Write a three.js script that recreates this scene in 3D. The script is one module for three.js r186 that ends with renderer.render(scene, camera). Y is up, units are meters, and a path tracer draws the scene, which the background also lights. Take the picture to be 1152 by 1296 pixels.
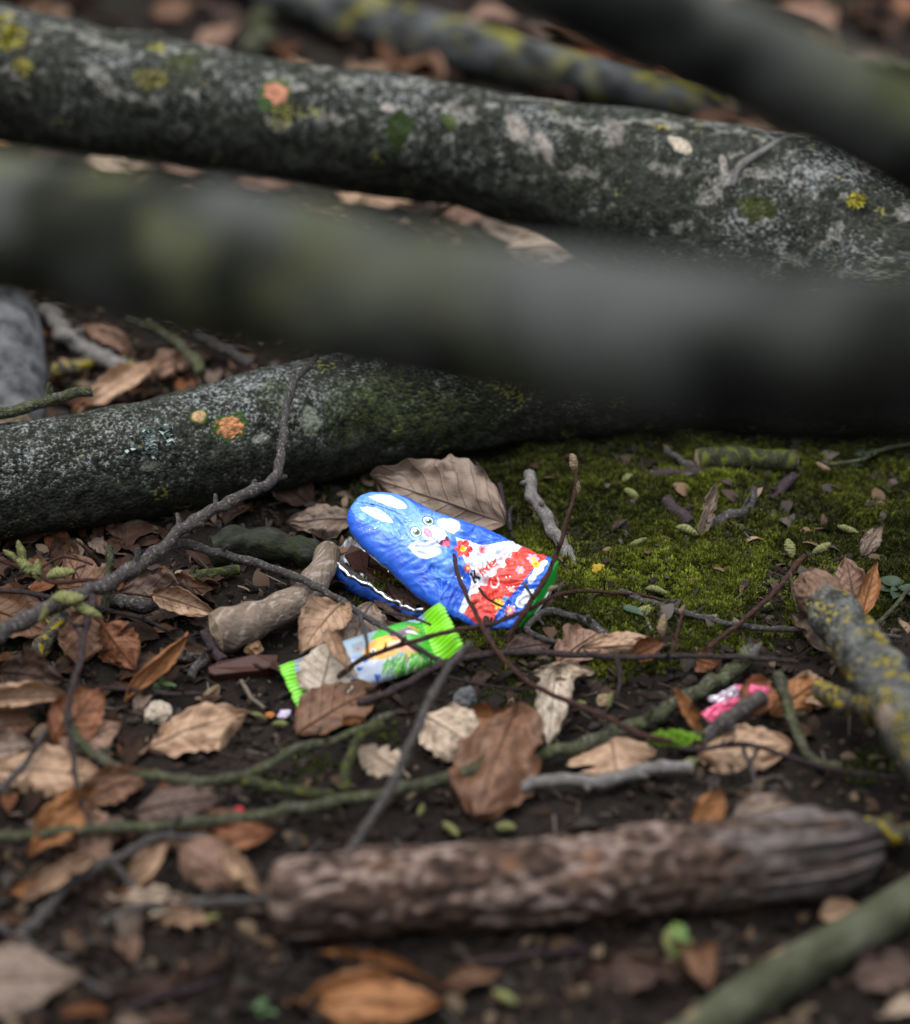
import * as THREE from 'three';
import { ImprovedNoise } from 'three/addons/math/ImprovedNoise.js';
import { mergeGeometries } from 'three/addons/utils/BufferGeometryUtils.js';

// ---------- camera, sky, sun, exposure ----------
const scene = new THREE.Scene();
const PITCH = 33 * Math.PI / 180, DIST = 1.3, FOV = 25;
const camera = new THREE.PerspectiveCamera(FOV, 910 / 1024, 0.02, 400);
camera.position.set(0, DIST * Math.sin(PITCH), DIST * Math.cos(PITCH));
camera.lookAt(0, 0, 0);
camera.focus = 1.235;
camera.userData.fStop = 3.0;
scene.add(camera);
const renderer = new THREE.WebGLRenderer({ antialias: true });
renderer.setSize(910, 1024);
renderer.toneMapping = THREE.LinearToneMapping;
renderer.toneMappingExposure = 1.26;
renderer.shadowMap.enabled = true;
{ // overcast sky: brightest overhead, a little cool
  const w = 128, h = 64, d = new Float32Array(w * h * 4);
  for (let j = 0; j < h; j++) for (let i = 0; i < w; i++) {
    const el = Math.sin(((j + 0.5) / h - 0.5) * Math.PI), k = (j * w + i) * 4;
    const L = el > 0 ? 0.075 + 2.6 * Math.pow(el, 2.6) : 0.02;
    d[k] = L * 0.94; d[k + 1] = L * 0.985; d[k + 2] = L * 1.06; d[k + 3] = 1;
  }
  const t = new THREE.DataTexture(d, w, h, THREE.RGBAFormat, THREE.FloatType);
  t.mapping = THREE.EquirectangularReflectionMapping; t.magFilter = THREE.LinearFilter; t.needsUpdate = true;
  scene.background = t; scene.environment = t;
}
const sun = new THREE.DirectionalLight(0xfff4e6, 1.1);
sun.position.set(-1.2, 4.2, -0.5); sun.castShadow = true; sun.shadow.radius = 45;
Object.assign(sun.shadow.camera, { left: -2.5, right: 2.5, top: 2.5, bottom: -2.5, near: 0.1, far: 12 });
sun.shadow.mapSize.set(2048, 2048);
scene.add(sun);

// ---------- helpers ----------
const V = (x, y, z) => new THREE.Vector3(x, y, z);
const perlin = new ImprovedNoise();
const nz = (x, y, z) => perlin.noise(x + 31.7, y + 17.3, z + 53.1);
const fbm = (x, y, z, o = 4) => { let a = 0, w = 0.5; for (let i = 0; i < o; i++) { a += w * nz(x, y, z); x *= 2.03; y *= 2.03; z *= 2.03; w *= 0.5; } return a; };
let seedState = 1234567;
const rnd = () => { seedState = (seedState + 0x6D2B79F5) | 0; let t = Math.imul(seedState ^ (seedState >>> 15), 1 | seedState); t = (t + Math.imul(t ^ (t >>> 7), 61 | t)) ^ t; return ((t ^ (t >>> 14)) >>> 0) / 4294967296; };
const rr = (a, b) => a + (b - a) * rnd();
const clamp = (x, a = 0, b = 1) => Math.min(b, Math.max(a, x));
const sst = (a, b, x) => { const t = clamp((x - a) / (b - a)); return t * t * (3 - 2 * t); };
const lerp = (a, b, t) => a + (b - a) * t;
const mix3 = (a, b, t) => [lerp(a[0], b[0], t), lerp(a[1], b[1], t), lerp(a[2], b[2], t)];
const rad = (d) => d * Math.PI / 180;
const lin = (c) => (c <= 0.04045 ? c / 12.92 : Math.pow((c + 0.055) / 1.055, 2.4));
const srgb = (c) => (c <= 0.0031308 ? c * 12.92 : 1.055 * Math.pow(c, 1 / 2.4) - 0.055);
// the camera's frame, only used to lay things out on the ground
const CP = camera.position.clone(), FW = V(0, -Math.sin(PITCH), -Math.cos(PITCH)), UP = V(0, Math.cos(PITCH), -Math.sin(PITCH));
const FPX = 648 / Math.tan(rad(FOV / 2));
const ray = (px, py) => FW.clone().addScaledVector(V(1, 0, 0), (px - 576) / FPX).addScaledVector(UP, (648 - py) / FPX);
const atDepth = (px, py, d) => CP.clone().addScaledVector(ray(px, py), d);
const depthOf = (p) => p.clone().sub(CP).dot(FW);
const hS = (x, z) => 0.012 * nz(x * 3.1, 0.5, z * 3.1) + 0.005 * nz(x * 11, 4.5, z * 11);
const P = (px, py, h = 0) => { // the point h metres above the ground seen at a pixel
  const r = ray(px, py); let y = h, p = null;
  for (let i = 0; i < 6; i++) { p = CP.clone().addScaledVector(r, (y - CP.y) / r.y); y = hS(p.x, p.z) + h; }
  return p;
};
const planeHit = (px, py, o, n) => { const r = ray(px, py); return CP.clone().addScaledVector(r, o.clone().sub(CP).dot(n) / r.dot(n)); };

const used = {};
const numbered = (n) => { used[n] = (used[n] ?? -1) + 1; return used[n] ? `${n}_${String(used[n]).padStart(3, '0')}` : n; };
function tag(o, label, category, group) { o.userData.label = label; o.userData.category = category; if (group) o.userData.group = group; return o; }
function thing(name, label, category, pos, group) {
  const o = new THREE.Group(); o.name = numbered(name); o.position.copy(pos); scene.add(o);
  return tag(o, label, category, group);
}
function mesh(name, geo, mat, parent = scene) {
  const m = new THREE.Mesh(geo, mat); m.name = parent === scene ? numbered(name) : name; m.castShadow = m.receiveShadow = true; parent.add(m); return m;
}
function part(name, geo, mat, root) { // geometry given in world coordinates, kept relative to its thing
  let p = V(0, 0, 0), o = root; while (o && o !== scene) { p.add(o.position); o = o.parent; }
  geo.translate(-p.x, -p.y, -p.z);
  return mesh(name, geo, mat, root);
}
function gridGeo(nu, nv, f) { // f(u, v) -> [Vector3, U, V]
  const pos = new Float32Array((nu + 1) * (nv + 1) * 3), uv = new Float32Array((nu + 1) * (nv + 1) * 2), idx = [];
  for (let i = 0; i <= nu; i++) for (let j = 0; j <= nv; j++) {
    const [p, a, b] = f(i / nu, j / nv), k = i * (nv + 1) + j;
    pos[k * 3] = p.x; pos[k * 3 + 1] = p.y; pos[k * 3 + 2] = p.z; uv[k * 2] = a; uv[k * 2 + 1] = b;
    if (i < nu && j < nv) { const q = k + nv + 1; idx.push(k, q, k + 1, q, q + 1, k + 1); }
  }
  const g = new THREE.BufferGeometry();
  g.setAttribute('position', new THREE.BufferAttribute(pos, 3)); g.setAttribute('uv', new THREE.BufferAttribute(uv, 2));
  g.setIndex(idx); g.computeVertexNormals(); return g;
}
function dataTex(w, h, f, colour = true, wrap = true) { // f(i, j) -> linear [r, g, b] or a height
  const d = new Uint8Array(w * h * 4);
  for (let j = 0; j < h; j++) for (let i = 0; i < w; i++) {
    const c = f(i, j), k = (j * w + i) * 4;
    if (colour) { d[k] = 255 * srgb(clamp(c[0])); d[k + 1] = 255 * srgb(clamp(c[1])); d[k + 2] = 255 * srgb(clamp(c[2])); }
    else d[k] = d[k + 1] = d[k + 2] = 255 * clamp(c);
    d[k + 3] = 255;
  }
  const t = new THREE.DataTexture(d, w, h); t.magFilter = THREE.LinearFilter; t.minFilter = THREE.LinearMipmapLinearFilter; t.generateMipmaps = true;
  if (wrap) t.wrapS = t.wrapT = THREE.RepeatWrapping;
  if (colour) t.colorSpace = THREE.SRGBColorSpace;
  t.needsUpdate = true; return t;
}
// ---- swept wood: centre line, radii, bumps ----
function centreLine(pts, radii, step) {
  const c = new THREE.CatmullRomCurve3(pts, false, 'centripetal'), len = c.getLength(), n = Math.max(6, Math.round(len / step));
  const out = [], m = pts.length - 1;
  const lens = c.getLengths(400), total = lens[400], knots = pts.map((_, i) => lens[Math.round(i / m * 400)] / total);
  for (let i = 0; i <= n; i++) {
    const u = i / n; let k = 0; while (k < m - 1 && knots[k + 1] < u) k++;
    const t = clamp((u - knots[k]) / (knots[k + 1] - knots[k] || 1));
    out.push({ p: c.getPointAt(u), r: lerp(radii[k], radii[k + 1], t), s: u * len });
  }
  for (let i = 0; i <= n; i++) out[i].t = out[Math.min(n, i + 1)].p.clone().sub(out[Math.max(0, i - 1)].p).normalize();
  out.len = len; return out;
}
function frames(cl, up) {
  let N = null;
  for (const c of cl) {
    if (!N || up) { N = Math.abs(c.t.y) < 0.95 ? V(0, 1, 0) : V(0, 0, 1); }
    N = N.clone().addScaledVector(c.t, -N.dot(c.t)).normalize(); c.N = N; c.B = c.t.clone().cross(N);
  }
}
function sweep(cl, o = {}) {
  const { rs = 9, bump = 0.06, seed = 0, caps = [true, true], up = false, disp = null } = o, freq = o.freq ?? 90, uvLen = o.uvLen ?? 0.05;
  frames(cl, up); const n = cl.length - 1;
  const g = gridGeo(n, rs, (u, v) => {
    const c = cl[Math.round(u * n)], a = v * Math.PI * 2, ca = Math.cos(v === 1 ? 0 : a), sa = Math.sin(v === 1 ? 0 : a);
    let r = c.r * (1 + bump * (nz(ca * 1.3 + seed, sa * 1.3, c.s * freq) + 0.6 * nz(ca * 2.6, sa * 2.6 + seed, c.s * freq * 2.7)));
    if (disp) r += disp(c.s, a, c.r);
    return [c.p.clone().addScaledVector(c.N, ca * r).addScaledVector(c.B, sa * r), v, up ? (c.s - (cl.s0 ?? 0)) / ((cl.s1 ?? cl.len) - (cl.s0 ?? 0)) : c.s / uvLen];
  });
  const list = [g];
  [0, n].forEach((k, e) => {
    if (!caps[e]) return;
    const rim = [], P_ = g.attributes.position;
    for (let j = 0; j < rs; j++) rim.push(V().fromBufferAttribute(P_, k * (rs + 1) + j));
    const mid = rim.reduce((a, b) => a.add(b), V(0, 0, 0)).divideScalar(rs), out = cl[k].t.clone().multiplyScalar((e ? 1 : -1) * cl[k].r * 0.25);
    mid.add(out);
    list.push(gridGeo(2, rs, (u, v) => { const q = rim[Math.round(v * rs) % rs].clone().lerp(mid, u); return [q.addScaledVector(out, u > 0 && u < 1 ? 0.5 * nz(q.x * 900, q.y * 900, q.z * 900) : 0), v, u * 0.1]; }));
  });
  return o.split ? list : mergeGeometries(list);
}
// ---------- the ground ----------
const mossC = P(880, 690), inMoss = (x, z) => { // how mossy the soil is
  const q = nz(x * 9, 2.2, z * 9) * 0.5 + nz(x * 26, 7.2, z * 26) * 0.35;
  const e = Math.hypot((x - mossC.x) / 0.225, (z - mossC.z) / (z > mossC.z ? 0.105 : 0.19));
  let m = sst(1.2, 0.6, e - q * 0.75) * (0.25 + 0.75 * sst(-0.2, 0.12, fbm(x * 19, 4.4, z * 19, 3) + 0.1));
  const far = sst(-0.55, -0.9, z) * sst(-0.1, 0.25, nz(x * 5, 1.2, z * 5)) * 0.6;
  return Math.max(m, far);
};
const hFull = (x, z) => {
  const m = inMoss(x, z), near = sst(2.2, 1.2, Math.hypot(x, z));
  let h = hS(x, z);
  if (near > 0) {
    const clod = 0.0075 * fbm(x * 34, 3.3, z * 34, 4) + 0.0036 * (0.5 - Math.abs(nz(x * 75, 9.1, z * 75)));
    const mossy = 0.011 * (0.25 + fbm(x * 42, 1.7, z * 42, 3)) + 0.0045 * (0.4 - Math.abs(nz(x * 110, 5.5, z * 110)));
    h += near * lerp(clod - 0.001, mossy, m);
  }
  return h;
};
{
  const line = (a, b, d) => { const r = []; for (let x = a; x <= b; x += d) r.push(x); let s = d; while (r[r.length - 1] < 70) { s *= 1.14; r.push(r[r.length - 1] + s); } s = d; while (r[0] > -70) { s *= 1.14; r.unshift(r[0] - s); } return r; };
  const xs = line(-0.5, 0.5, 0.0026), zs = line(-0.75, 0.5, 0.0028);
  const cols = new Float32Array(xs.length * zs.length * 3); let k = 0;
  const g = gridGeo(xs.length - 1, zs.length - 1, (u, v) => {
    const x = xs[Math.round(u * (xs.length - 1))], z = zs[Math.round(v * (zs.length - 1))];
    const m = inMoss(x, z), a = 0.5 + 0.9 * fbm(x * 14, 8.8, z * 14, 4), d = mix3([0.008, 0.006, 0.005], [0.029, 0.022, 0.018], clamp(a));
    const c = mix3(d, mix3([0.012, 0.015, 0.005], [0.035, 0.042, 0.010], clamp(0.5 + nz(x * 60, 2, z * 60))), m * 0.9);
    cols[k++] = c[0]; cols[k++] = c[1]; cols[k++] = c[2];
    return [V(x, hFull(x, z), z), x / 0.25, z / 0.25];
  });
  // rows run along z first, so faces must be turned to look up
  const ix = g.index.array; for (let i = 0; i < ix.length; i += 3) { const t = ix[i + 1]; ix[i + 1] = ix[i + 2]; ix[i + 2] = t; }
  g.computeVertexNormals();
  g.setAttribute('color', new THREE.BufferAttribute(cols, 3));
  const per = 1024, tn = (i, j, f, s) => { // tileable noise on a torus
    const a = i / per * 2 * Math.PI, b = j / per * 2 * Math.PI, R = f / (2 * Math.PI);
    return nz(R * Math.cos(a) + s, R * Math.sin(a) + R * Math.cos(b) * 0.9, R * Math.sin(b) + s);
  };
  const bump = dataTex(per, per, (i, j) => 0.5 + 0.5 * (0.4 * tn(i, j, 40, 1) + 0.35 * tn(i, j, 110, 5) + 0.3 * tn(i, j, 260, 9)), false);
  const col = dataTex(per, per, (i, j) => { const q = 0.75 + 0.35 * tn(i, j, 60, 21) + 0.35 * tn(i, j, 200, 11) + 0.2 * tn(i, j, 330, 3); return [q, q * 0.98, q * 0.96]; });
  const m = new THREE.MeshPhysicalMaterial({ specularIntensity: 0.3, vertexColors: true, map: col, bumpMap: bump, bumpScale: 0.0016, roughness: 0.88 });
  const o = mesh('ground', g, m); o.userData.kind = 'structure'; o.userData.label = 'dark damp forest soil with crumbs and a mossy stretch';
}
// loose stuff on the soil: crumbs, moss, litter
function scatter(name, geo, mat, count, place) { // place() -> {p, q, s, c} or null
  const list = []; let tries = 0;
  while (list.length < count && tries++ < count * 12) { const r = place(); if (r) list.push(r); }
  const im = new THREE.InstancedMesh(geo, mat, list.length), M = new THREE.Matrix4(), C = new THREE.Color();
  list.forEach((r, i) => { M.compose(r.p, r.q, r.s); im.setMatrixAt(i, M); im.setColorAt(i, C.setRGB(...r.c)); });
  im.name = name; im.castShadow = im.receiveShadow = true; im.userData.kind = 'stuff'; scene.add(im); return im;
}
const eul = (x, y, z) => new THREE.Quaternion().setFromEuler(new THREE.Euler(x, y, z));
const plain = new THREE.MeshPhysicalMaterial({ specularIntensity: 0.3, color: 0xffffff, roughness: 0.9 });
const mossMat = new THREE.MeshPhysicalMaterial({ specularIntensity: 0.3, color: 0xffffff, roughness: 0.8, side: THREE.DoubleSide });
const onGround = (x0, x1, z0, z1) => { const x = rr(x0, x1), z = rr(z0, z1); return V(x, hFull(x, z), z); };
const crumbGeo = (() => { const g = new THREE.IcosahedronGeometry(1, 1), p = g.attributes.position; for (let i = 0; i < p.count; i++) { const v = V().fromBufferAttribute(p, i); v.multiplyScalar(0.75 + 0.7 * nz(v.x * 1.7, v.y * 1.7, v.z * 1.7)); v.y *= 0.75; p.setXYZ(i, v.x, v.y, v.z); } g.computeVertexNormals(); return g; })();
tag(scatter('soil_crumb', crumbGeo, plain, 42000, () => {
  const p = onGround(-0.42, 0.42, -0.5, 0.42); if (rnd() < inMoss(p.x, p.z) * 0.93) return null;
  const cl = sst(-0.35, 0.3, fbm(p.x * 12, 3.1, p.z * 12, 3)); if (rnd() > 0.15 + 0.85 * cl) return null;
  const s = 0.0005 + 0.0036 * Math.pow(rnd(), 4.5), k = rr(0.3, 1.2) * (rnd() < 0.06 ? 2.6 : 1);
  p.y += s * 0.3;
  return { p, q: eul(rr(0, 6), rr(0, 6), rr(0, 6)), s: V(s, s * rr(0.6, 1), s * rr(0.8, 1.3)), c: [0.034 * k, 0.026 * k, 0.021 * k] };
}), 'small dark crumbs of soil strewn over the ground', 'soil crumbs');
const tuftGeo = (() => {
  const list = [];
  for (let i = 0; i < 8; i++) {
    const a = i * 2.4, t = 0.25 + 0.09 * i, L = 1.2 - 0.07 * i, w = 0.16, d = V(Math.cos(a) * t, 1 - t * 0.55, Math.sin(a) * t).normalize(), s = V(-Math.sin(a), 0, Math.cos(a));
    const g = new THREE.BufferGeometry(), b = V(0, -0.2, 0), m = d.clone().multiplyScalar(L * 0.55), e = d.clone().multiplyScalar(L).add(V(0, -0.12 * t, 0));
    g.setAttribute('position', new THREE.Float32BufferAttribute([...b.toArray(), ...m.clone().addScaledVector(s, w).toArray(), ...m.clone().addScaledVector(s, -w).toArray(), ...e.toArray()], 3));
    g.setIndex([0, 1, 2, 1, 3, 2]); g.computeVertexNormals(); list.push(g);
  }
  return mergeGeometries(list);
})();
tag(scatter('moss', tuftGeo, mossMat, 120000, () => {
  const p = onGround(-0.06, 0.40, -0.30, 0.16), m = inMoss(p.x, p.z);
  const gap = sst(-0.14, 0.16, fbm(p.x * 30, 6.1, p.z * 30, 3)); if (rnd() > m * (0.12 + 0.88 * gap)) return null;
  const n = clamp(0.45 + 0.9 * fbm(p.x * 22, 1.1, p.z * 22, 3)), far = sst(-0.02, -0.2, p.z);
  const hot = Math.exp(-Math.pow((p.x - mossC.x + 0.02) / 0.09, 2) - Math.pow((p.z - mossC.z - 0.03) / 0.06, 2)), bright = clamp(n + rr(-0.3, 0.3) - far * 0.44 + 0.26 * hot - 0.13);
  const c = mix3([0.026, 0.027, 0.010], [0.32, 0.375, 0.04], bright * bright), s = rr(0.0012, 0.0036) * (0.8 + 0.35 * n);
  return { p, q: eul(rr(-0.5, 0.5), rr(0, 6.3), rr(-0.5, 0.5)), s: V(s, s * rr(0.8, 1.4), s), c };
}), 'low green cushion moss covering the soil right of the blue wrapper', 'moss');
tag(scatter('moss', tuftGeo, mossMat, 7000, () => {
  const p = onGround(-0.32, 0.3, -0.25, 0.3); if (sst(0.18, 0.36, fbm(p.x * 17, 12.1, p.z * 17, 3)) < rnd()) return null;
  const c = mix3([0.03, 0.042, 0.008], [0.13, 0.17, 0.02], rnd() * rnd()), s = rr(0.0012, 0.0028);
  return { p, q: eul(rr(-0.5, 0.5), rr(0, 6.3), rr(-0.5, 0.5)), s: V(s, s * 1.1, s), c };
}), 'scattered sprigs of green moss between the leaves', 'moss');
const bitGeo = gridGeo(4, 2, (u, v) => [V((u - 0.5) * 2 * (1 - 0.3 * Math.abs(v - 0.5)), 0.35 * Math.sin(u * 3.1) + 0.25 * (v - 0.5) * (u - 0.3), (v - 0.5) * 1.3 * Math.sin(0.35 + u * 2.5)), u, v]);
const bitMat = new THREE.MeshPhysicalMaterial({ specularIntensity: 0.3, color: 0xffffff, roughness: 0.8, side: THREE.DoubleSide });
const bitTone = [[0.16, 0.10, 0.06], [0.10, 0.06, 0.04], [0.055, 0.036, 0.028], [0.07, 0.055, 0.048], [0.24, 0.17, 0.11], [0.085, 0.072, 0.062], [0.04, 0.03, 0.026]];
tag(scatter('litter_bit', bitGeo, bitMat, 9000, () => {
  const p = onGround(-0.40, 0.42, -0.45, 0.42), m = inMoss(p.x, p.z); if (rnd() < m * 0.45) return null;
  const s = 0.0014 + 0.0062 * Math.pow(rnd(), 2.2), c = bitTone[Math.floor(rnd() * 7)], k = rr(0.6, 1.25) * (p.z > 0.12 ? 0.5 : 1); p.y += s * 0.15;
  return { p, q: eul(rr(-0.7, 0.7), rr(0, 6.3), rr(-0.7, 0.7)), s: V(s, s * rr(0.5, 1.3), s * rr(0.3, 1)), c: c.map((q) => q * k) };
}), 'tiny brown scraps of leaves and bud scales on the soil', 'leaf scraps');
const strawGeo = new THREE.CylinderGeometry(0.5, 0.35, 1, 5, 4); { const p = strawGeo.attributes.position; for (let i = 0; i < p.count; i++) { const y = p.getY(i); p.setX(i, p.getX(i) * 0.07 + 0.1 * Math.sin(y * 2.6)); p.setZ(i, p.getZ(i) * 0.07); } strawGeo.rotateZ(Math.PI / 2); strawGeo.computeVertexNormals(); }
tag(scatter('twig_bit', strawGeo, plain, 1900, () => {
  const p = onGround(-0.40, 0.42, -0.45, 0.42); if (rnd() < inMoss(p.x, p.z) * 0.2) return null;
  const s = rr(0.006, 0.024), k = rr(0.5, 1.4), c = rnd() < 0.3 ? [0.13, 0.115, 0.10] : [0.06, 0.042, 0.034]; p.y += 0.0008;
  return { p, q: eul(rr(0, 6), rr(0, 6.3), rr(-0.25, 0.25)), s: V(s, s * rr(0.5, 1.1), s * rr(0.5, 1.1)), c: c.map((q) => q * k) };
}), 'tiny brown and grey scraps of twigs on the soil', 'twig scraps');

// ---------- bark ----------
const twigTex = (seed, base, pale, spot, amt, paleAmt) => {
  const w = 128, h = 512, col = dataTex(w, h, (i, j) => {
    const a = i / w * 2 * Math.PI, x = Math.cos(a), y = Math.sin(a), z = j / h * 2 * Math.PI, Z = Math.cos(z) * 2.2, Q = Math.sin(z) * 2.2;
    const n = nz(x * 1.4 + seed, y * 1.4 + Q, Z) + 0.6 * nz(x * 4 + Q * 2, y * 4 + seed, Z * 3) + 0.5 * nz(x * 9 + Q * 6, y * 9, Z * 8 + seed);
    let c = mix3(base.map((q) => q * 0.6), base.map((q) => q * 1.3), clamp(0.5 + 0.6 * n));
    c = mix3(c, pale, paleAmt * sst(0.15, 0.5, nz(x * 3 + 7, y * 3 + Q * 2.5, Z * 2.5 + seed) + 0.5 * nz(x * 8, y * 8 + Q * 7, Z * 7 + seed)));
    return mix3(c, spot, amt * sst(0.1, 0.4, nz(x * 1.5 + 3 + seed, y * 1.5 + Q, Z * 1.2) + 0.6 * nz(x * 5, y * 5 + Q * 5, Z * 5 + seed)));
  });
  const bump = dataTex(w, h, (i, j) => {
    const a = i / w * 2 * Math.PI, x = Math.cos(a), y = Math.sin(a), z = j / h * 2 * Math.PI, Z = Math.cos(z) * 2.2, Q = Math.sin(z) * 2.2;
    return 0.5 + 0.35 * nz(x * 4 + Q * 3, y * 4, Z * 3) + 0.3 * nz(x * 9 + Q * 8, y * 9, Z * 9);
  }, false);
  return new THREE.MeshPhysicalMaterial({ specularIntensity: 0.3, map: col, bumpMap: bump, bumpScale: 0.0008, roughness: 0.75, side: THREE.DoubleSide });
};
const TW = {
  grey: twigTex(1, [0.062, 0.052, 0.053], [0.27, 0.26, 0.255], [0.10, 0.11, 0.05], 0.3, 0.6),
  shade: twigTex(45, [0.028, 0.029, 0.023], [0.08, 0.08, 0.07], [0.03, 0.04, 0.012], 0.7, 0.3),  // dark mossy bark with the shade under the limb put into its colour
  dark: twigTex(5, [0.034, 0.024, 0.025], [0.20, 0.17, 0.17], [0.10, 0.07, 0.05], 0.3, 0.35),
  red: twigTex(9, [0.06, 0.027, 0.022], [0.20, 0.13, 0.10], [0.05, 0.03, 0.025], 0.4, 0.3),
  green: twigTex(13, [0.052, 0.053, 0.032], [0.24, 0.235, 0.20], [0.10, 0.115, 0.03], 0.55, 0.55),
  pale: twigTex(17, [0.20, 0.15, 0.115], [0.40, 0.34, 0.29], [0.17, 0.14, 0.11], 0.5, 0.6),
  white: twigTex(21, [0.17, 0.16, 0.15], [0.40, 0.385, 0.37], [0.12, 0.10, 0.09], 0.5, 0.6),
  yellow: twigTex(25, [0.06, 0.057, 0.045], [0.22, 0.22, 0.20], [0.36, 0.27, 0.02], 0.95, 0.5),
  mossy: twigTex(29, [0.035, 0.038, 0.02], [0.13, 0.13, 0.09], [0.11, 0.125, 0.015], 0.8, 0.35),
  purple: twigTex(33, [0.05, 0.033, 0.037], [0.11, 0.085, 0.09], [0.05, 0.04, 0.04], 0.4, 0.4),
};
const woodEnd = twigTex(41, [0.42, 0.32, 0.22], [0.58, 0.48, 0.37], [0.25, 0.17, 0.11], 0.5, 0.5);
const pxR = (p, d) => d / 2 * depthOf(p) / FPX;
let twigSeed = 0;
function wood(pts, d0, d1, o = {}) { // [px, py, height in mm above the soil] points
  const w = pts.map(([x, y, h]) => P(x, y, h / 1000)), n = w.length - 1, rs = w.map((p, i) => pxR(p, lerp(d0, d1, i / n)));
  const cl = centreLine(w, rs, o.step ?? 0.0022); twigSeed += 3.7;
  const wob = o.wob ?? 0.6;
  for (const c of cl) { const f = 130; c.p.x += wob * c.r * nz(c.s * f, twigSeed, 1.5); c.p.y += wob * c.r * nz(c.s * f, twigSeed, 9.5); c.p.z += wob * c.r * nz(c.s * f, twigSeed, 5.5); }
  const nodes = []; for (let s = rr(0.005, 0.02); s < cl.len; s += rr(0.012, 0.03)) nodes.push([s, rr(0.1, 0.32)]);
  for (const c of cl) for (const [s, a] of nodes) c.r *= 1 + a * Math.exp(-Math.pow((c.s - s) / (0.0016 + c.r * 0.5), 2));
  return cl;
}
function twig(label, pts, d0, d1, m, o = {}) {
  const cl = wood(pts, d0, d1, o), t = thing(o.name ?? 'twig', label, o.cat ?? 'twig', cl[0].p, o.group);
  const gs = sweep(cl, { seed: twigSeed, rs: d0 > 26 ? 20 : 9, bump: o.bump ?? 0.09, split: true, uvLen: o.uvLen, freq: o.freq });
  const ends = o.ends ?? [0, 0]; const body = [gs[0]], cut = [];
  [1, 2].forEach((k, e) => (ends[e] ? cut : body).push(gs[k]));
  if (!o.cat) for (let k = 0; k < cl.len / 0.05; k++) { // short snapped spurs
    const c = cl[Math.floor(rr(0.08, 0.92) * (cl.length - 1))], an = rr(-2.2, 2.2), d = c.N.clone().multiplyScalar(Math.cos(an)).addScaledVector(c.B, Math.sin(an)).addScaledVector(c.t, rr(0.3, 1)).normalize(), L = c.r + rr(0.0015, 0.006);
    if (d.y < -0.1) d.y *= -1;
    const q = c.p.clone().addScaledVector(d, c.r * 0.5); body.push(sweep(centreLine([q, q.clone().addScaledVector(d, L * 0.6), q.clone().addScaledVector(d, L).add(V(rr(-1, 1) * 0.001, 0.0004, 0))], [c.r * 0.6, c.r * 0.42, c.r * 0.34], 0.0015), { rs: 6, bump: 0.2 }));
  }
  part(o.body ?? 'stem', mergeGeometries(body), TW[m], t);
  cut.forEach((g) => part('broken_end', g, woodEnd, t));
  for (const [spts, a, b, mm] of o.side ?? []) { const c2 = wood(spts, a, b, o); part('side_shoot', sweep(c2, { seed: twigSeed, rs: 7 }), TW[mm ?? m], t); }
  for (const [bx, by, bh, L, dx, dy, kind] of o.buds ?? []) budAt(t, kind ?? 'bud', P(bx, by, bh / 1000), L, dx, dy);
  return t;
}
// buds and catkins: scaly little spindles
const catMat = twigTex(51, [0.25, 0.265, 0.10], [0.40, 0.40, 0.21], [0.20, 0.17, 0.07], 0.5, 0.5), budMat = twigTex(55, [0.34, 0.25, 0.15], [0.5, 0.4, 0.27], [0.2, 0.1, 0.06], 0.5, 0.5);
const spindle = (L, fat, seed) => gridGeo(26, 14, (u, v) => {
  const a = v * Math.PI * 2, x = (u - 0.5) * L, prof = Math.pow(Math.sin(Math.PI * clamp(u, 0.012, 0.988)), 0.55), sc = 1 + 0.2 * Math.sin(u * 44 + Math.round(Math.sin(a * 3) * 2)) * (0.5 + 0.5 * Math.sin(a * 5 + u * 20)) + 0.25 * nz(u * 5 + seed, Math.cos(a), Math.sin(a));
  const r = L * fat * prof * sc; return [V(x, Math.cos(a) * r + L * 0.12 * Math.sin(u * 3.1 + seed), Math.sin(a) * r), v, u];
});
const spindles = [spindle(1, 0.2, 1), spindle(1, 0.16, 4), spindle(1, 0.24, 8)];
function budAt(root, name, p, L, dx, dy) {
  const d = V(dx, 0, 0).addScaledVector(V(0, 1, -0.4), dy).normalize();
  const m = mesh(name, spindles[Math.abs(Math.round(L * 7919)) % 3], name === 'catkin' ? catMat : budMat, root);
  m.position.copy(p).sub(root.position); m.quaternion.setFromUnitVectors(V(1, 0, 0), d); m.scale.setScalar(L / 1000); return m;
}
// ---- large logs: bark computed around and along the wood ----
function log(pts, o = {}) { // [px, py, depth or null, width px]: null depth = lying on the soil
  const w = [], rs = [];
  for (const q of pts) {
    if (q.isV) { w.push(q.p); rs.push(q.r); continue; }
    let p = q[2] ? atDepth(q[0], q[1], q[2]) : P(q[0], q[1], 0.02); let r = pxR(p, q[3]);
    if (!q[2]) { p = P(q[0], q[1], r * 0.93); r = pxR(p, q[3]); }
    w.push(p); rs.push(r);
  }
  const cl = centreLine(w, rs, o.step ?? 0.005); frames(cl, true);
  const seen = cl.filter((c) => { const q = c.p.clone().sub(CP), d = q.dot(FW); return d > 0.1 && Math.abs(q.x / d * FPX) < 640 && Math.abs(q.dot(UP) / d * FPX) < 760; });
  if (seen.length > 4) { cl.s0 = seen[0].s; cl.s1 = seen[seen.length - 1].s; } // the bark is worked out for this length and repeats beyond it
  return cl;
}
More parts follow.
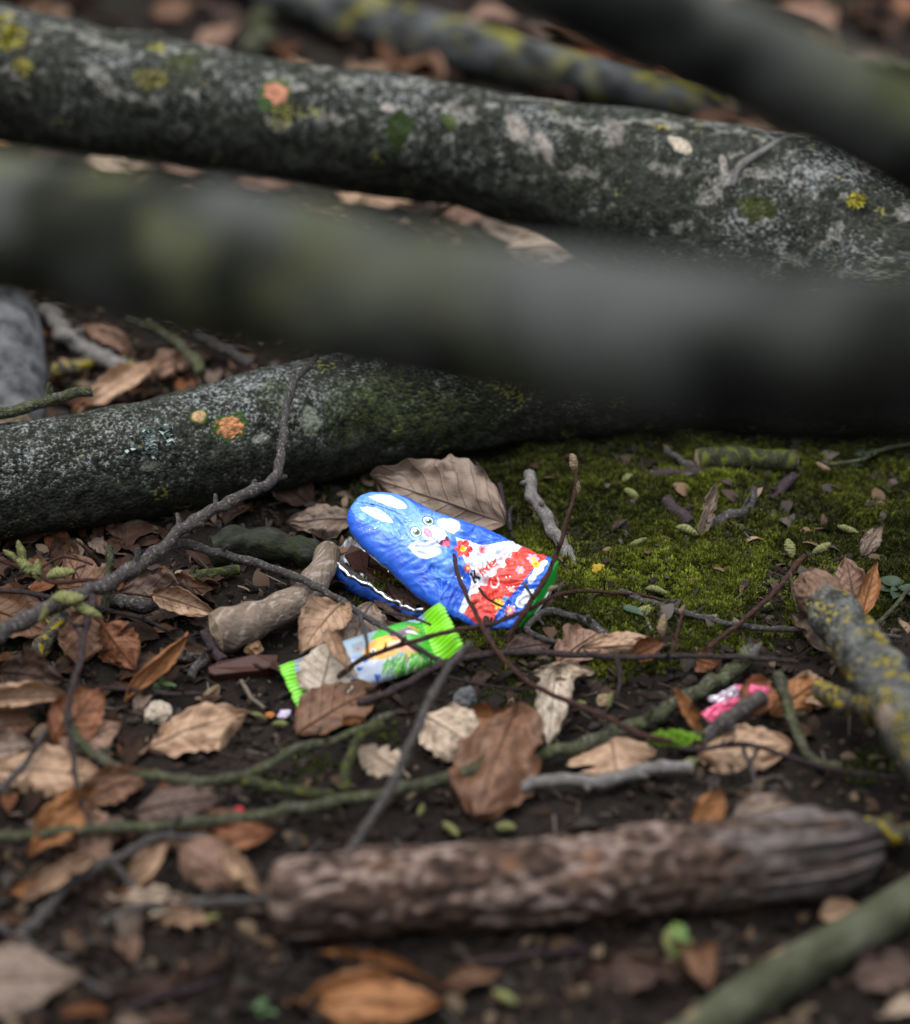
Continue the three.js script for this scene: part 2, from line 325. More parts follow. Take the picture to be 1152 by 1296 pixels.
function onLog(cl, px, py) { // where a ray meets (or comes closest to) the wood: metres along, angle from the top
  const r = ray(px, py); let near = 9, keep = null;
  for (let d = 0.9; d < 2; d += 0.0015) {
    const p = CP.clone().addScaledVector(r, d); let best = 9, bc = null;
    for (let i = 0; i < cl.length; i += 2) { const q = cl[i].p.distanceTo(p) - cl[i].r; if (q < best) { best = q; bc = cl[i]; } }
    if (best < near) { near = best; const e = p.sub(bc.p); keep = { s: bc.s + e.dot(bc.t), a: Math.atan2(e.dot(bc.B), e.dot(bc.N)), r: bc.r, c: bc }; }
    if (best < 0.0008) break;
  }
  return keep;
}
function barkMat(cl, W, H, f, bumpScale = 0.0022, rough = 0.82) { // f(s, a, R, x, y) -> [colour, height]
  const hs = new Float32Array(W * H), n = cl.length - 1, s0 = cl.s0 ?? 0, s1 = cl.s1 ?? cl.len;
  const map = dataTex(W, H, (i, j) => {
    const s = s0 + (j + 0.5) / H * (s1 - s0), a = (i + 0.5) / W * 2 * Math.PI, R = cl[Math.round(s / cl.len * n)].r;
    const [c, h] = f(s, a, R, Math.cos(a) * R, Math.sin(a) * R); hs[j * W + i] = h; return c;
  });
  const bump = dataTex(W, H, (i, j) => hs[j * W + i], false);
  return new THREE.MeshPhysicalMaterial({ specularIntensity: 0.3, map, bumpMap: bump, bumpScale, roughness: rough });
}
const wrapA = (d) => Math.atan2(Math.sin(d), Math.cos(d));
const greyBark = (o) => (s, a, R, x, y) => {
  const F = o.f ?? 1, n1 = fbm(x * 22, y * 22, s * 22 + o.seed, 3), n2 = nz(x * 170 * F, y * 170 * F, s * 170 * F), n3 = nz(x * 520 * F, y * 520 * F, s * 520 * F), n4 = nz(x * 1150 * F, y * 1150 * F, s * 1150 * F);
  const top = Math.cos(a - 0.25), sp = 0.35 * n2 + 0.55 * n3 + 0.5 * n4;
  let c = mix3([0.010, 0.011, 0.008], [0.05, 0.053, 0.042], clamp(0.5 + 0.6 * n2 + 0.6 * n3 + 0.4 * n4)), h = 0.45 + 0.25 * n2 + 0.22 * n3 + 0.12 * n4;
  const li = sst(0.02, 0.7, sp + 1.0 * n1 + 0.5 * top + (o.lichen ?? 0) - 0.36);  // real lichen, weighted upward so the underside's shade is put into the colour
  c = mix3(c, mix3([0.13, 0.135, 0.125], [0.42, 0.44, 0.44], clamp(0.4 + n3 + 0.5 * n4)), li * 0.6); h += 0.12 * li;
  const mo = sst(0.12, 0.42, fbm(x * 18 + 9, y * 18, s * 18 + o.seed * 2, 3) + 0.3 * n3 + (o.moss ? o.moss(s, a) : -0.15));
  c = mix3(c, mix3([0.03, 0.042, 0.007], [0.12, 0.14, 0.02], clamp(0.4 + n3 + 0.5 * n4)), mo * 0.8); h += 0.2 * mo * (0.5 + n4);
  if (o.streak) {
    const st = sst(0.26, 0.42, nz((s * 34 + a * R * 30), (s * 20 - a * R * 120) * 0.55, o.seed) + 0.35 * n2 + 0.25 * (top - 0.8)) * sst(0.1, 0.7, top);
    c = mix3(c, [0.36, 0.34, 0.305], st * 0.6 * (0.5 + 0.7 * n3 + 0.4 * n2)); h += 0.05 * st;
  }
  const ye = sst(0.42, 0.62, nz(x * 45, y * 45 + 5, s * 45 + o.seed) + 0.5 * n3 + 0.35 * n2 + (o.yellow ?? -0.2));
  c = mix3(c, [0.27, 0.25, 0.04], ye * 0.75); h += 0.12 * ye;
  for (const m of o.marks ?? []) {
    if (!m.at) continue;
    let dx = s - m.at.s, dy = wrapA(a - m.at.a) * m.at.r;
    if (Math.abs(dx) > m.w * 2 || Math.abs(dy) > m.w * 2) continue;
    const q = m.turn ?? 0, ux = dx * Math.cos(q) + dy * Math.sin(q), uy = -dx * Math.sin(q) + dy * Math.cos(q);
    const e = Math.hypot(ux / m.w, uy / m.h) + 0.28 * n2 + 0.22 * n3 + 0.3 * nz(dx * 220 + m.w * 1e4, dy * 220, 3);
    if (m.rim) c = mix3(c, m.rim, sst(1.35, 1.1, e) * 0.85);
    const k = sst(1.02, 0.8, e) * (m.gran ? sst(-0.22, 0.12, 0.7 * n3 + 0.6 * n4 + 0.4 * n2) : 1); c = mix3(c, m.c.map((v) => v * (0.85 + 0.5 * n3 + 0.35 * n2)), k * (m.o ?? 1)); h += (m.d ?? 0) * k;
  }
  return [c, h];
};
const limbA = log([{ isV: true, p: V(-0.75, 0.03, 0.22), r: 0.036 }, [-140, 640, null, 140], [0, 612, null, 146], [200, 577, null, 150], [400, 530, null, 160], [560, 502, null, 156], [720, 470, null, 165], [900, 458, null, 178], [1152, 448, null, 200], { isV: true, p: V(0.62, 0.05, -0.2), r: 0.06 }]);
const limbB = log([{ isV: true, p: V(-0.62, 0.2, -0.62), r: 0.062 }, [-140, 62, 1.55, 170], [0, 93, 1.52, 168], [300, 145, 1.475, 152], [600, 188, 1.43, 150], [700, 210, 1.415, 166], [800, 245, 1.405, 212], [900, 286, 1.40, 270], [1050, 330, 1.395, 330], [1152, 352, 1.39, 350], { isV: true, p: V(0.44, 0.085, -0.25), r: 0.092 }, { isV: true, p: V(0.8, 0.08, -0.2), r: 0.1 }]);
{
  const mk = (cl, list) => list.map(([px, py, w, h, c, o]) => ({ at: onLog(cl, px, py), w: w / 1000, h: h / 1000, c, ...o }));
  const GR = [0.04, 0.085, 0.015], OR = [0.60, 0.27, 0.12], BE = [0.36, 0.32, 0.275], YE = [0.42, 0.36, 0.04], MO = [0.04, 0.055, 0.008];
  const mA = mk(limbA, [[292, 541, 9, 6.5, OR, { rim: GR, d: -0.12 }], [252, 527, 4, 3.5, [0.5, 0.33, 0.17], { rim: GR }], [440, 520, 20, 24, MO, { o: 0.55, gran: 1 }], [500, 505, 26, 28, MO, { o: 0.7, gran: 1 }], [350, 505, 14, 16, MO, { o: 0.5, gran: 1 }], [395, 535, 7, 9, [0.33, 0.36, 0.27], { o: 0.7 }], [330, 555, 5, 3, [0.3, 0.3, 0.27], { o: 0.8 }], [190, 590, 5, 3, [0.25, 0.25, 0.2], { o: 0.6 }], [580, 520, 28, 24, MO, { o: 0.6, gran: 1 }]]);
  const mB = mk(limbB, [[347, 117, 8.5, 9.5, [0.55, 0.24, 0.15], { rim: GR, d: -0.1 }], [335, 131, 5, 5, [0.05, 0.09, 0.03], {}], [12, 45, 14, 12, YE, { o: 0.6, gran: 1 }], [30, 85, 9, 7, YE, { o: 0.5, gran: 1 }], [10, 20, 6, 7, YE, { o: 0.6, gran: 1 }], [190, 100, 14, 8, YE, { o: 0.3, gran: 1 }],
    [655, 160, 12, 6, BE, { turn: 0.9, o: 0.8 }], [690, 182, 13, 4, BE, { turn: 0.9, o: 0.8 }], [780, 165, 12, 5, BE, { turn: 1, o: 0.5 }], [862, 184, 9, 4.5, [0.5, 0.43, 0.33], { turn: 0.5 }], [915, 205, 9, 2.5, BE, { turn: 1.1, o: 0.8 }], [505, 165, 10, 13, [0.025, 0.045, 0.008], { o: 0.9 }], [492, 137, 6, 3, BE, { o: 0.8 }],
    [1075, 250, 7, 6, YE, { o: 0.9, gran: 1 }], [842, 164, 4.5, 3, YE, { o: 0.8, gran: 1 }], [960, 262, 12, 8, [0.05, 0.06, 0.01], { o: 0.8 }], [1010, 225, 4, 2, BE, { o: 0.6 }], [570, 155, 7, 3.5, [0.08, 0.12, 0.03], { o: 0.8, turn: 0.8 }]]);
  const t = thing('forked_trunk', 'thick grey lichened fallen trunk forking into two limbs behind the litter', 'fallen tree', limbA[0].p);
  const big = (o) => (s, a, r) => r * (0.09 * nz(Math.cos(a) * 1.2 + o, Math.sin(a) * 1.2, s * 13) + 0.05 * nz(Math.cos(a) * 2.5, Math.sin(a) * 2.5 + o, s * 38) + 0.022 * nz(Math.cos(a) * 7, Math.sin(a) * 7 + o, s * 130));
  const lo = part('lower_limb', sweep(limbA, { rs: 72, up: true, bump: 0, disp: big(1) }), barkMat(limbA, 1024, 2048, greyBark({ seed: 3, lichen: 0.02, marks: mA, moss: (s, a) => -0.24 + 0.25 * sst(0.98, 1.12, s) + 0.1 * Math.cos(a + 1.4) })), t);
  lo.userData.label = 'lower limb, mossy grey bark with an orange wound and pale lichen';
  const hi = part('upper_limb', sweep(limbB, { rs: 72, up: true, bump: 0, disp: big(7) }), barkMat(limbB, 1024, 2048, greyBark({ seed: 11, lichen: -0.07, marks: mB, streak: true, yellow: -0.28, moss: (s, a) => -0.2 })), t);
  hi.userData.label = 'upper limb, pale streaked grey bark with a red and green wound';
  // leafy lichen rosettes standing off the bark
  const flake = (p, n, L, seed) => { const q = new THREE.Quaternion().setFromUnitVectors(V(0, 1, 0), n.clone().add(V(rr(-0.9, 0.9), rr(-0.5, 0.9), rr(-0.9, 0.9))).normalize()); const g = gridGeo(5, 4, (u, v) => { const w = 0.35 + 0.75 * Math.sin(u * 2.6) + 0.25 * Math.sin(u * 14 + seed); return [V((v - 0.5) * L * w, L * u, L * (0.25 * u * u + 0.18 * Math.sin(v * 7 + seed)) ), u, v]; }); g.applyQuaternion(q); g.translate(p.x, p.y, p.z); return g; };
  const rosette = (cl, px, py, n, spread, L, mat, label, root) => { const gs = []; for (let i = 0; i < n; i++) { const k = onLog(cl, px + spread * rr(-1, 1) * rr(0.3, 1), py + spread * rr(-1, 1) * rr(0.3, 1)); if (!k) continue; const nn = k.c.N.clone().multiplyScalar(Math.cos(k.a)).addScaledVector(k.c.B, Math.sin(k.a)); gs.push(flake(k.c.p.clone().addScaledVector(nn, k.r * 0.99), nn, L * rr(0.6, 1.3), i)); } const m = part('lichen', mergeGeometries(gs), mat, root); m.userData.label = label; };
  const lm = new THREE.MeshPhysicalMaterial({ specularIntensity: 0.3, color: new THREE.Color().setRGB(0.36, 0.43, 0.40), roughness: 0.8, side: THREE.DoubleSide }), ly = new THREE.MeshPhysicalMaterial({ specularIntensity: 0.3, color: new THREE.Color().setRGB(0.45, 0.40, 0.06), roughness: 0.8, side: THREE.DoubleSide });
  rosette(limbA, 192, 557, 95, 23, 0.0042, lm, 'pale blue green leafy lichen tuft', t);
  rosette(limbB, 1075, 249, 26, 10, 0.003, ly, 'small yellow lichen tuft', t);
  rosette(limbB, 14, 42, 34, 17, 0.0035, ly, 'yellow lichen patch at the left', t);
  // a scar ridge and a twig stub on the fork
  const ridge = [[1000, 155], [970, 168], [938, 184], [915, 205], [902, 228]].map(([x, y]) => { const k = onLog(limbB, x, y); return k.c.p.clone().addScaledVector(k.c.N, Math.cos(k.a) * k.r).addScaledVector(k.c.B, Math.sin(k.a) * k.r); });
  part('bark_ridge', sweep(centreLine(ridge, [0.0006, 0.0016, 0.002, 0.0026, 0.001], 0.003), { rs: 8, bump: 0.2 }), TW.white, t);
}
function bough(name, label, cat, cl, W, H, mo, o = {}) {
  const t = thing(name, label, cat, cl[0].p);
  const gs = sweep(cl, { rs: o.rs ?? 48, up: true, bump: 0, split: true, disp: o.disp ?? ((s, a, r) => r * (0.06 * nz(Math.cos(a) * 1.2 + s * 2, Math.sin(a) * 1.2, s * 16) + 0.03 * nz(Math.cos(a) * 3, Math.sin(a) * 3, s * 50))) });
  part('bark', gs[0], barkMat(cl, W, H, mo, o.bump, o.rough), t);
  gs.slice(1).forEach((g) => part('broken_end', g, o.end ?? woodEnd, t));
  return t;
}
// two branches of the pile hang close to the lens
bough('near_branch', 'smooth grey green branch crossing close in front, wholly out of focus', 'branch', log([{ isV: true, p: V(-1.5, 0.03, -0.05), r: 0.02 }, { isV: true, p: V(-0.75, 0.27, 0.42), r: 0.019 }, [-150, 268, 0.78, 168], [0, 286, 0.74, 180], [300, 338, 0.68, 200], [600, 403, 0.62, 200], [900, 434, 0.575, 206], [1152, 440, 0.55, 210], { isV: true, p: V(0.42, 0.53, 0.68), r: 0.02 }, { isV: true, p: V(1.1, 0.66, 0.85), r: 0.022 }]), 256, 1024,
  (s, a, R, x, y) => { const n = nz(x * 22, y * 22, s * 21 + 3) + 0.5 * nz(x * 50, y * 50, s * 52 + 3), g = sst(0.0, 0.3, nz(x * 26 + 4, y * 26, s * 24 + 8) + 0.4 * nz(x * 60, y * 60, s * 60)); let c = mix3([0.010, 0.011, 0.0095], [0.078, 0.082, 0.077], clamp(0.36 + n * 1.6)); c = mix3(c, [0.105, 0.112, 0.052], clamp(g + 0.1) * 0.6 * sst(1.92, 1.6, s)); return [c, 0.5 + n]; });
bough('near_branch', 'dark grey branch slanting across the top right corner, out of focus', 'branch', log([{ isV: true, p: V(-0.25, 0.95, 0.55), r: 0.013 }, [640, -75, 0.69, 116], [800, 15, 0.71, 130], [1000, 100, 0.73, 132], [1152, 178, 0.75, 132], [1350, 285, 0.79, 132], { isV: true, p: V(0.62, 0.2, 0.2), r: 0.017 }, { isV: true, p: V(0.95, 0.02, -0.05), r: 0.018 }]), 256, 512,
  (s, a, R, x, y) => { const n = nz(x * 22, y * 22, s * 21 + 13) + 0.5 * nz(x * 50, y * 50, s * 52 + 3), g = sst(-0.1, 0.3, nz(x * 20 + 4, y * 20, s * 20 + 18)); return [mix3(mix3([0.012, 0.013, 0.011], [0.075, 0.078, 0.07], clamp(0.42 + n * 1.5)), [0.075, 0.085, 0.03], g * 0.7), 0.5 + n]; });
bough('mossy_branch', 'grey branch with yellow green moss lying behind the upper limb', 'branch', log([[150, -110, null, 62], [300, -35, null, 68], [430, 15, null, 70], [600, 62, null, 66], [750, 98, null, 60], [925, 135, null, 52]]), 256, 512,
  (s, a, R, x, y) => { const n = fbm(x * 60, y * 60, s * 40 + 3, 3), g = sst(0.04, 0.36, fbm(x * 40 + 4, y * 40, s * 34 + 2, 3) + 0.08 * Math.cos(a)); return [mix3(mix3([0.02, 0.021, 0.02], [0.11, 0.115, 0.115], clamp(0.5 + n * 1.6)), [0.22, 0.205, 0.03], g * 0.75), 0.5 + n]; });
bough('grey_log', 'weathered pale grey log at the left edge behind the lower limb', 'log', log([[-60, 330, null, 95], [-5, 400, null, 100], [12, 470, null, 95], [10, 560, null, 90]]), 256, 256,
  (s, a, R, x, y) => { const n = fbm(x * 90, y * 90, s * 60 + 33, 4); return [mix3([0.03, 0.03, 0.03], [0.14, 0.14, 0.145], clamp(0.5 + n * 1.4)), 0.5 + n]; });
bough('foreground_log', 'short flaky brown log lying across the foreground with a broken right end', 'log', log([[352, 1143, null, 96], [370, 1141, null, 104], [500, 1127, null, 108], [700, 1117, null, 113], [850, 1099, null, 113], [985, 1087, null, 108], [1040, 1080, null, 98], [1075, 1074, null, 74], [1108, 1068, null, 34]], { step: 0.003 }), 512, 1024,
  (s, a, R, x, y) => {
    const n1 = fbm(x * 95, y * 95, s * 34 + 1, 4), n2 = nz(x * 220, y * 220, s * 160), n3 = nz(x * 520, y * 520, s * 400), pl = sst(0.02, 0.34, n1 + 0.3 * n2 + 0.12 * Math.cos(a)), bare = sst(0.155, 0.26, s + 0.13 * n1 + 0.02 * n2) * 0.85;
    let c = mix3([0.028, 0.018, 0.014], [0.10, 0.062, 0.045], clamp(0.5 + n2 + 0.5 * n3)); c = mix3(c, mix3([0.15, 0.095, 0.07], [0.36, 0.28, 0.24], clamp(0.4 + n3 + n2)), pl * 0.75); c = mix3(c, [0.24, 0.11, 0.055], 0.5 * sst(0.2, 0.4, fbm(x * 50 + 9, y * 50, s * 40 + 7, 2)));
    const fib = nz(a * 9, s * 22, 4) + 0.5 * nz(a * 22, s * 40, 9); c = mix3(c, mix3([0.03, 0.024, 0.023], [0.22, 0.195, 0.19], clamp(0.45 + 0.9 * fib)), bare); return [c, clamp(0.5 + 0.35 * n1 + 0.25 * n2 + 0.3 * bare * fib)];
  }, { bump: 0.006, rs: 72, disp: (s, a, r) => r * (0.13 * nz(Math.cos(a) * 1.6, Math.sin(a) * 1.6, s * 30) + 0.10 * nz(Math.cos(a) * 4, Math.sin(a) * 4, s * 60) + 0.05 * nz(Math.cos(a) * 9, Math.sin(a) * 9, s * 130) + 0.7 * sst(0.2, 0.27, s) * nz(Math.cos(a) * 3.5, Math.sin(a) * 3.5, s * 16) + 0.25 * sst(0.22, 0.28, s) * nz(Math.cos(a) * 8, Math.sin(a) * 8, s * 60)) });
bough('green_branch', 'smooth olive green branch reaching in from the bottom right corner', 'branch', log([[840, 1345, null, 60], [905, 1292, null, 58], [980, 1240, null, 58], [1060, 1195, null, 57], [1152, 1140, null, 58], [1300, 1060, null, 56]]), 256, 512,
  (s, a, R, x, y) => { const n = fbm(x * 60, y * 60, s * 40 + 43, 3), g = sst(0.3, 0.42, nz(x * 60, y * 60, s * 60)); return [mix3(mix3([0.04, 0.042, 0.022], [0.115, 0.12, 0.08], clamp(0.5 + n * 1.4)), [0.3, 0.2, 0.12], g * 0.6), 0.5 + n]; });
{
  const cl = wood([[1026, 740, 26], [1048, 766, 28], [1084, 815, 34], [1122, 868, 44], [1166, 932, 56], [1236, 1040, 74]], 46, 74, { wob: 0.1, step: 0.0025 }); frames(cl, true);
  const lich = (s, a, R, x, y) => { const n2 = nz(x * 130, y * 130, s * 130), n3 = nz(x * 430, y * 430, s * 430), n = fbm(x * 62, y * 62, s * 62 + 5, 4);
    let c = mix3([0.03, 0.03, 0.026], [0.17, 0.175, 0.165], clamp(0.5 + 0.7 * n2 + 0.6 * n3)); const ye = sst(0.12, 0.42, n + 0.25 * n2 + 0.3 * n3 + 0.12 * Math.cos(a - 0.6)); c = mix3(c, mix3([0.08, 0.07, 0.015], [0.36, 0.28, 0.025], clamp(0.5 + n3)), ye * sst(0.012, 0.024, s + 0.004 * n2));
    const raw = sst(0.024, 0.017, s + 0.006 * n2); c = mix3(c, mix3([0.10, 0.06, 0.042], [0.24, 0.15, 0.10], clamp(0.5 + nz(a * 5, s * 60, 2) + 0.4 * n3)), raw); return [c, clamp(0.35 + 0.3 * n2 + 0.35 * ye + 0.3 * n3)]; };
  const t = bough('lichen_branch', 'broken branch patched with yellow lichen, leaning in from the right edge', 'branch', cl, 256, 768, lich, { rs: 32, bump: 0.003, disp: (s, a, r) => r * (0.08 * nz(Math.cos(a) * 2, Math.sin(a) * 2, s * 60) + (s < 0.012 ? 0.25 * nz(a * 2.5, 3, 5) : 0)) });
  part('side_stub', sweep(wood([[1120, 893, 36], [1080, 888, 28], [1040, 873, 20]], 40, 24, { wob: 0.5 }), { rs: 14, bump: 0.25 }), TW.yellow, t);
  const k = part('cut_knot', sweep(wood([[1128, 905, 52], [1130, 916, 62]], 36, 31, { wob: 0 }), { rs: 16, bump: 0.12 }), TW.pale, t); k.userData.label = 'pale cut end of a side branch facing the viewer';
}
// ---------- leaves ----------
const NV = 7.5, SK = 0.26; // vein pairs and their slant
const veinAt = (t, s) => { const q = (t - SK * Math.pow(Math.abs(s), 0.9)) * NV; return Math.abs(q - Math.round(q)); };
const leafSkin = (seed, mott) => {
  const n = 512, near = (i, j) => { const t = i / n, s = j / n * 2 - 1; const v = veinAt(t, s) / NV, mid = Math.abs(s); return [t, s, v, mid]; };
  const map = dataTex(n, n, (i, j) => {
    const [t, s, v, mid] = near(i, j), ve = Math.max(sst(0.006, 0.0015, v) * 0.9, sst(0.03, 0.01, mid));
    const b = fbm(t * 5 + seed, s * 2.6, seed, 4), f = nz(t * 70, s * 40 + seed, 2) * 0.5 + nz(t * 150, s * 80, seed) * 0.4;
    const net = 1 - sst(0.02, 0.10, Math.abs(nz(t * 46, s * 23 + seed * 3, 7)));
    let k = 0.80 + 0.85 * mott * b + 0.16 * f - 0.07 * net; const spot = sst(0.26, 0.5, nz(t * 13 + seed * 2, s * 8, 4) + 0.4 * f) * mott;
    k *= 1 - 0.5 * spot; const edge = sst(0.86, 1, mid) * 0.22 * (0.5 + b); k *= 1 - edge;
    let c = [k, k * (0.985 + 0.12 * b), k * (0.96 + 0.22 * b)]; return mix3(c, [k * 0.62, k * 0.56, k * 0.54], ve * 0.75);
  }, true, false);
  const bump = dataTex(n, n, (i, j) => { const [t, s, v, mid] = near(i, j); return 0.45 + 0.4 * Math.max(sst(0.012, 0.001, v), sst(0.035, 0.012, mid)) + 0.10 * nz(t * 60, s * 30 + seed, 2) + 0.08 * nz(t * 130, s * 70, 5); }, false, false);
  return { map, bump };
};
const skins = [leafSkin(1, 0.5), leafSkin(5, 0.8), leafSkin(9, 1.1)];
const LC = { tan: [0.50, 0.32, 0.205], pale: [0.60, 0.46, 0.34], cream: [0.63, 0.53, 0.42], orange: [0.40, 0.175, 0.065], rust: [0.27, 0.105, 0.045], brown: [0.20, 0.10, 0.055], dark: [0.075, 0.038, 0.024], pink: [0.30, 0.175, 0.12], plum: [0.13, 0.08, 0.062], grey: [0.27, 0.195, 0.15] };
const leafMats = {};
const leafMat = (k, i) => (leafMats[k + i] ??= new THREE.MeshPhysicalMaterial({ color: new THREE.Color().setRGB(...LC[k]), map: skins[i].map, bumpMap: skins[i].bump, bumpScale: 0.0009, roughness: 0.5, specularIntensity: 0.7, side: THREE.DoubleSide }));
const stalkMats = {}; const stalkMat = (k) => (stalkMats[k] ??= new THREE.MeshPhysicalMaterial({ specularIntensity: 0.3, color: new THREE.Color().setRGB(...LC[k].map((v) => v * 0.5)), roughness: 0.7 }));
let leafN = 0;
function leafShape(L, o, seed, nu = 34, nv = 24) { // local: x along the chord, z up
  const W = (o.w ?? 0.62) * L / 2, bend = (o.b ?? 0.45) * 1.25, cup = (o.c ?? 0.5) * 1.5, roll = o.roll ?? [0, 0], cr = o.cr ?? 0.07, tw = o.tw ?? 0, t0 = o.from ?? 0, t1 = o.to ?? 1;
  const mid = [[0, 0]]; let x = 0, z = 0; for (let i = 0; i < 60; i++) { const a = -((i + 0.5) / 60 - 0.5) * bend; x += Math.cos(a) / 60; z += Math.sin(a) / 60; mid.push([x, z]); }
  const f = L / x, shape = (t) => Math.pow(Math.sin(Math.PI * clamp(Math.pow(t, o.pw ?? 0.82), 0.0001, 0.9999)), o.pp ?? 0.86) * (1 - 0.12 * sst(0.85, 1, t));
  return (u, v) => {
    const t = lerp(t0, t1, u), sg = v * 2 - 1, as = Math.abs(sg), k = t * 60, i = Math.min(59, Math.floor(k)), q = k - i;
    const mx = lerp(mid[i][0], mid[i + 1][0], q) * f, mz = lerp(mid[i][1], mid[i + 1][1], q) * f, a = -(t - 0.5) * bend;
    let hw = W * shape(t) * (1 + 0.035 * Math.sin(t * NV * 6.28 + 1) + 0.13 * nz(t * 4, seed, sg > 0 ? 3 : 8) + 0.045 * nz(t * 26, seed, sg > 0 ? 3 : 8)) * (1 - (o.bite ?? 0) * sst(0.25, 0.5, nz(t * 7 + seed, 4.4, sg > 0 ? 2 : 9)));
    if (o.torn) hw *= 1 - o.torn * sst(-0.1, 0.35, nz(t * 9 + 2, seed * 3, sg > 0 ? 1 : 6)) + 0.1 * nz(t * 45, seed, 2);
    const side = sg > 0 ? 1 : 0, rl = roll[side]; let y = 0, zz = 0;
    const n = 6; let px = as * hw / n; // walk out from the midrib, turning as the blade curls
    for (let m = 0; m < n; m++) { const e = (m + 0.5) / n * as, ph = cup * e + rl * Math.pow(e, 2.2) * (0.75 + 0.5 * nz(t * 3, seed, side)); y += Math.cos(ph) * px; zz += Math.sin(ph) * px; }
    y *= Math.sign(sg || 1);
    const vein = (t - SK * Math.pow(as, 0.9)) * NV, pl = 0.010 * L * (o.pl ?? 1) * (1 - 2 * Math.abs(vein - Math.round(vein))) * Math.pow(as, 0.7) * (1 - 0.3 * as);
    const c = 1.35 * cr * L * (nz(t * 3.2 + seed, sg * 1.5, seed * 1.7) + 0.45 * nz(t * 8 + seed, sg * 4, seed)) * (0.25 + as) + 0.012 * L * Math.pow(as, 3) * Math.sin(t * 21 + seed + side * 2);
    zz += pl + c; const ta = tw * (t - 0.5), Y = y * Math.cos(ta) - zz * Math.sin(ta), Z = y * Math.sin(ta) + zz * Math.cos(ta);
    return [V(mx - Math.sin(a) * Z - SK * 0.25 * 0 * as, Y, mz + Math.cos(a) * Z), t, v];
  };
}
function leaf(label, b, e, k, o = {}) {
  o = { roll: rnd() < 0.5 ? [rr(0, 1.3), rr(-0.3, 0.4)] : [rr(-0.3, 0.4), rr(0, 1.3)], tw: rr(-0.55, 0.55), bite: rnd() < 0.5 ? rr(0.2, 0.6) : 0, cr: rr(0.055, 0.12), ...o }; // base and tip as [px, py, mm above the soil]
  const seed = ++leafN * 1.618, B = P(b[0], b[1], b[2] / 1000), T = P(e[0], e[1], e[2] / 1000), L = B.distanceTo(T), X = T.clone().sub(B).normalize();
  let N = V(0, Math.cos(rad(o.f ?? 0)), Math.sin(rad(o.f ?? 0))); N.addScaledVector(X, -N.dot(X)).normalize(); const Y = N.clone().cross(X);
  const M = new THREE.Matrix4().makeBasis(X, Y, N).setPosition(B), fn = leafShape(L, o, seed);
  const g = gridGeo(34, 24, fn).applyMatrix4(M); let low = 9; const p = g.attributes.position;
  for (let i = 0; i < p.count; i++) low = Math.min(low, p.getY(i) - hS(p.getX(i), p.getZ(i)));
  const lift = o.free ? 0 : clamp(-0.0015 - low, 0, 0.02); if (lift) { g.translate(0, lift, 0); B.y += lift; M.setPosition(B); }
  const t = thing(o.name ?? 'dead_leaf', label, 'leaf', B, o.group);
  part('blade', g, leafMat(k, leafN % 3), t);
  const sp = [], srr = []; const st = o.st ?? 0.13, t0 = o.from ?? 0;
  if (st > 0 && !t0) for (let i = 3; i >= 1; i--) { sp.push(V(-st * L * i / 3, st * L * 0.25 * Math.sin(i + seed), st * L * 0.12 * i / 3 * (o.stUp ?? 1)).applyMatrix4(M)); srr.push(0.0009); }
  for (let i = 0; i <= 9; i++) { const q = fn(i / 10, 0.5)[0]; q.z += 0.0002; sp.push(q.applyMatrix4(M)); srr.push(0.0008 * (1 - 0.085 * i)); }
  part('stalk', sweep(centreLine(sp, srr, L / 30), { rs: 5, bump: 0.1 }), stalkMat(k), t);
  return t;
}
// leaves around the wrappers
leaf('large veined brown leaf standing behind the blue foil wrapper', [640, 668, 14], [474, 612, 20], 'grey', { w: 0.66, f: 48, c: -0.35, b: 0.5, pl: 1.6, st: 0, bite: 0, roll: [0.5, 0] });
leaf('pale greyish leaf lying left of the blue wrapper above its rounded end', [452, 662, 5], [362, 668, 5], 'grey', { w: 0.55, f: 30, c: -0.4, b: 0.4 });
leaf('dark brown leaf in the shade under the lower limb', [395, 640, 3], [330, 610, 3], 'dark', { w: 0.7 });
leaf('folded tan leaf standing on top of the small green wrapper', [430, 765, 22], [380, 828, 12], 'tan', { w: 0.72, f: 42, c: 0.5, b: 0.7, roll: [0.6, 0.9], cr: 0.08, st: 0 });
leaf('torn grey brown leaf leaning against the folded tan leaf', [470, 764, 14], [440, 828, 11], 'grey', { w: 0.72, f: 25, c: -0.4, torn: 0.35, cr: 0.08, st: 0 });
leaf('pale cream leaf covering the left end of the small green wrapper', [404, 885, 5], [422, 812, 22], 'cream', { w: 1.02, f: 24, c: -0.35, b: 0.35, pp: 0.6, pl: 0.5, cr: 0.05, st: 0 });
leaf('little orange brown curl of leaf right of the folded tan leaf', [417, 800, 27], [440, 850, 22], 'tan', { w: 0.5, f: 40, c: 1.0, st: 0 });
leaf('flat dark brown leaf under the front of the small green wrapper', [375, 930, 2], [482, 872, 4], 'brown', { w: 0.62, c: 0.2, f: 15, cr: 0.05, st: 0 });
leaf('small orange leaf curl beside the flat dark brown leaf', [433, 915, 8], [464, 912, 9], 'orange', { w: 0.8, f: 35, c: 1.2, st: 0 });
leaf('narrow dark leaf strip tucked under the blue wrapper', [516, 742, 12], [556, 785, 5], 'dark', { w: 0.32, f: 50, c: 0.7, st: 0 });
leaf('dark brown leaf inside the gap between both wrappers', [490, 750, 4], [520, 790, 4], 'dark', { w: 0.8, f: 20 });
leaf('small plum coloured leaf scrap right of the green wrapper end', [636, 826, 3], [705, 815, 4], 'plum', { w: 0.5, f: 12, c: 0.3, st: 0 });
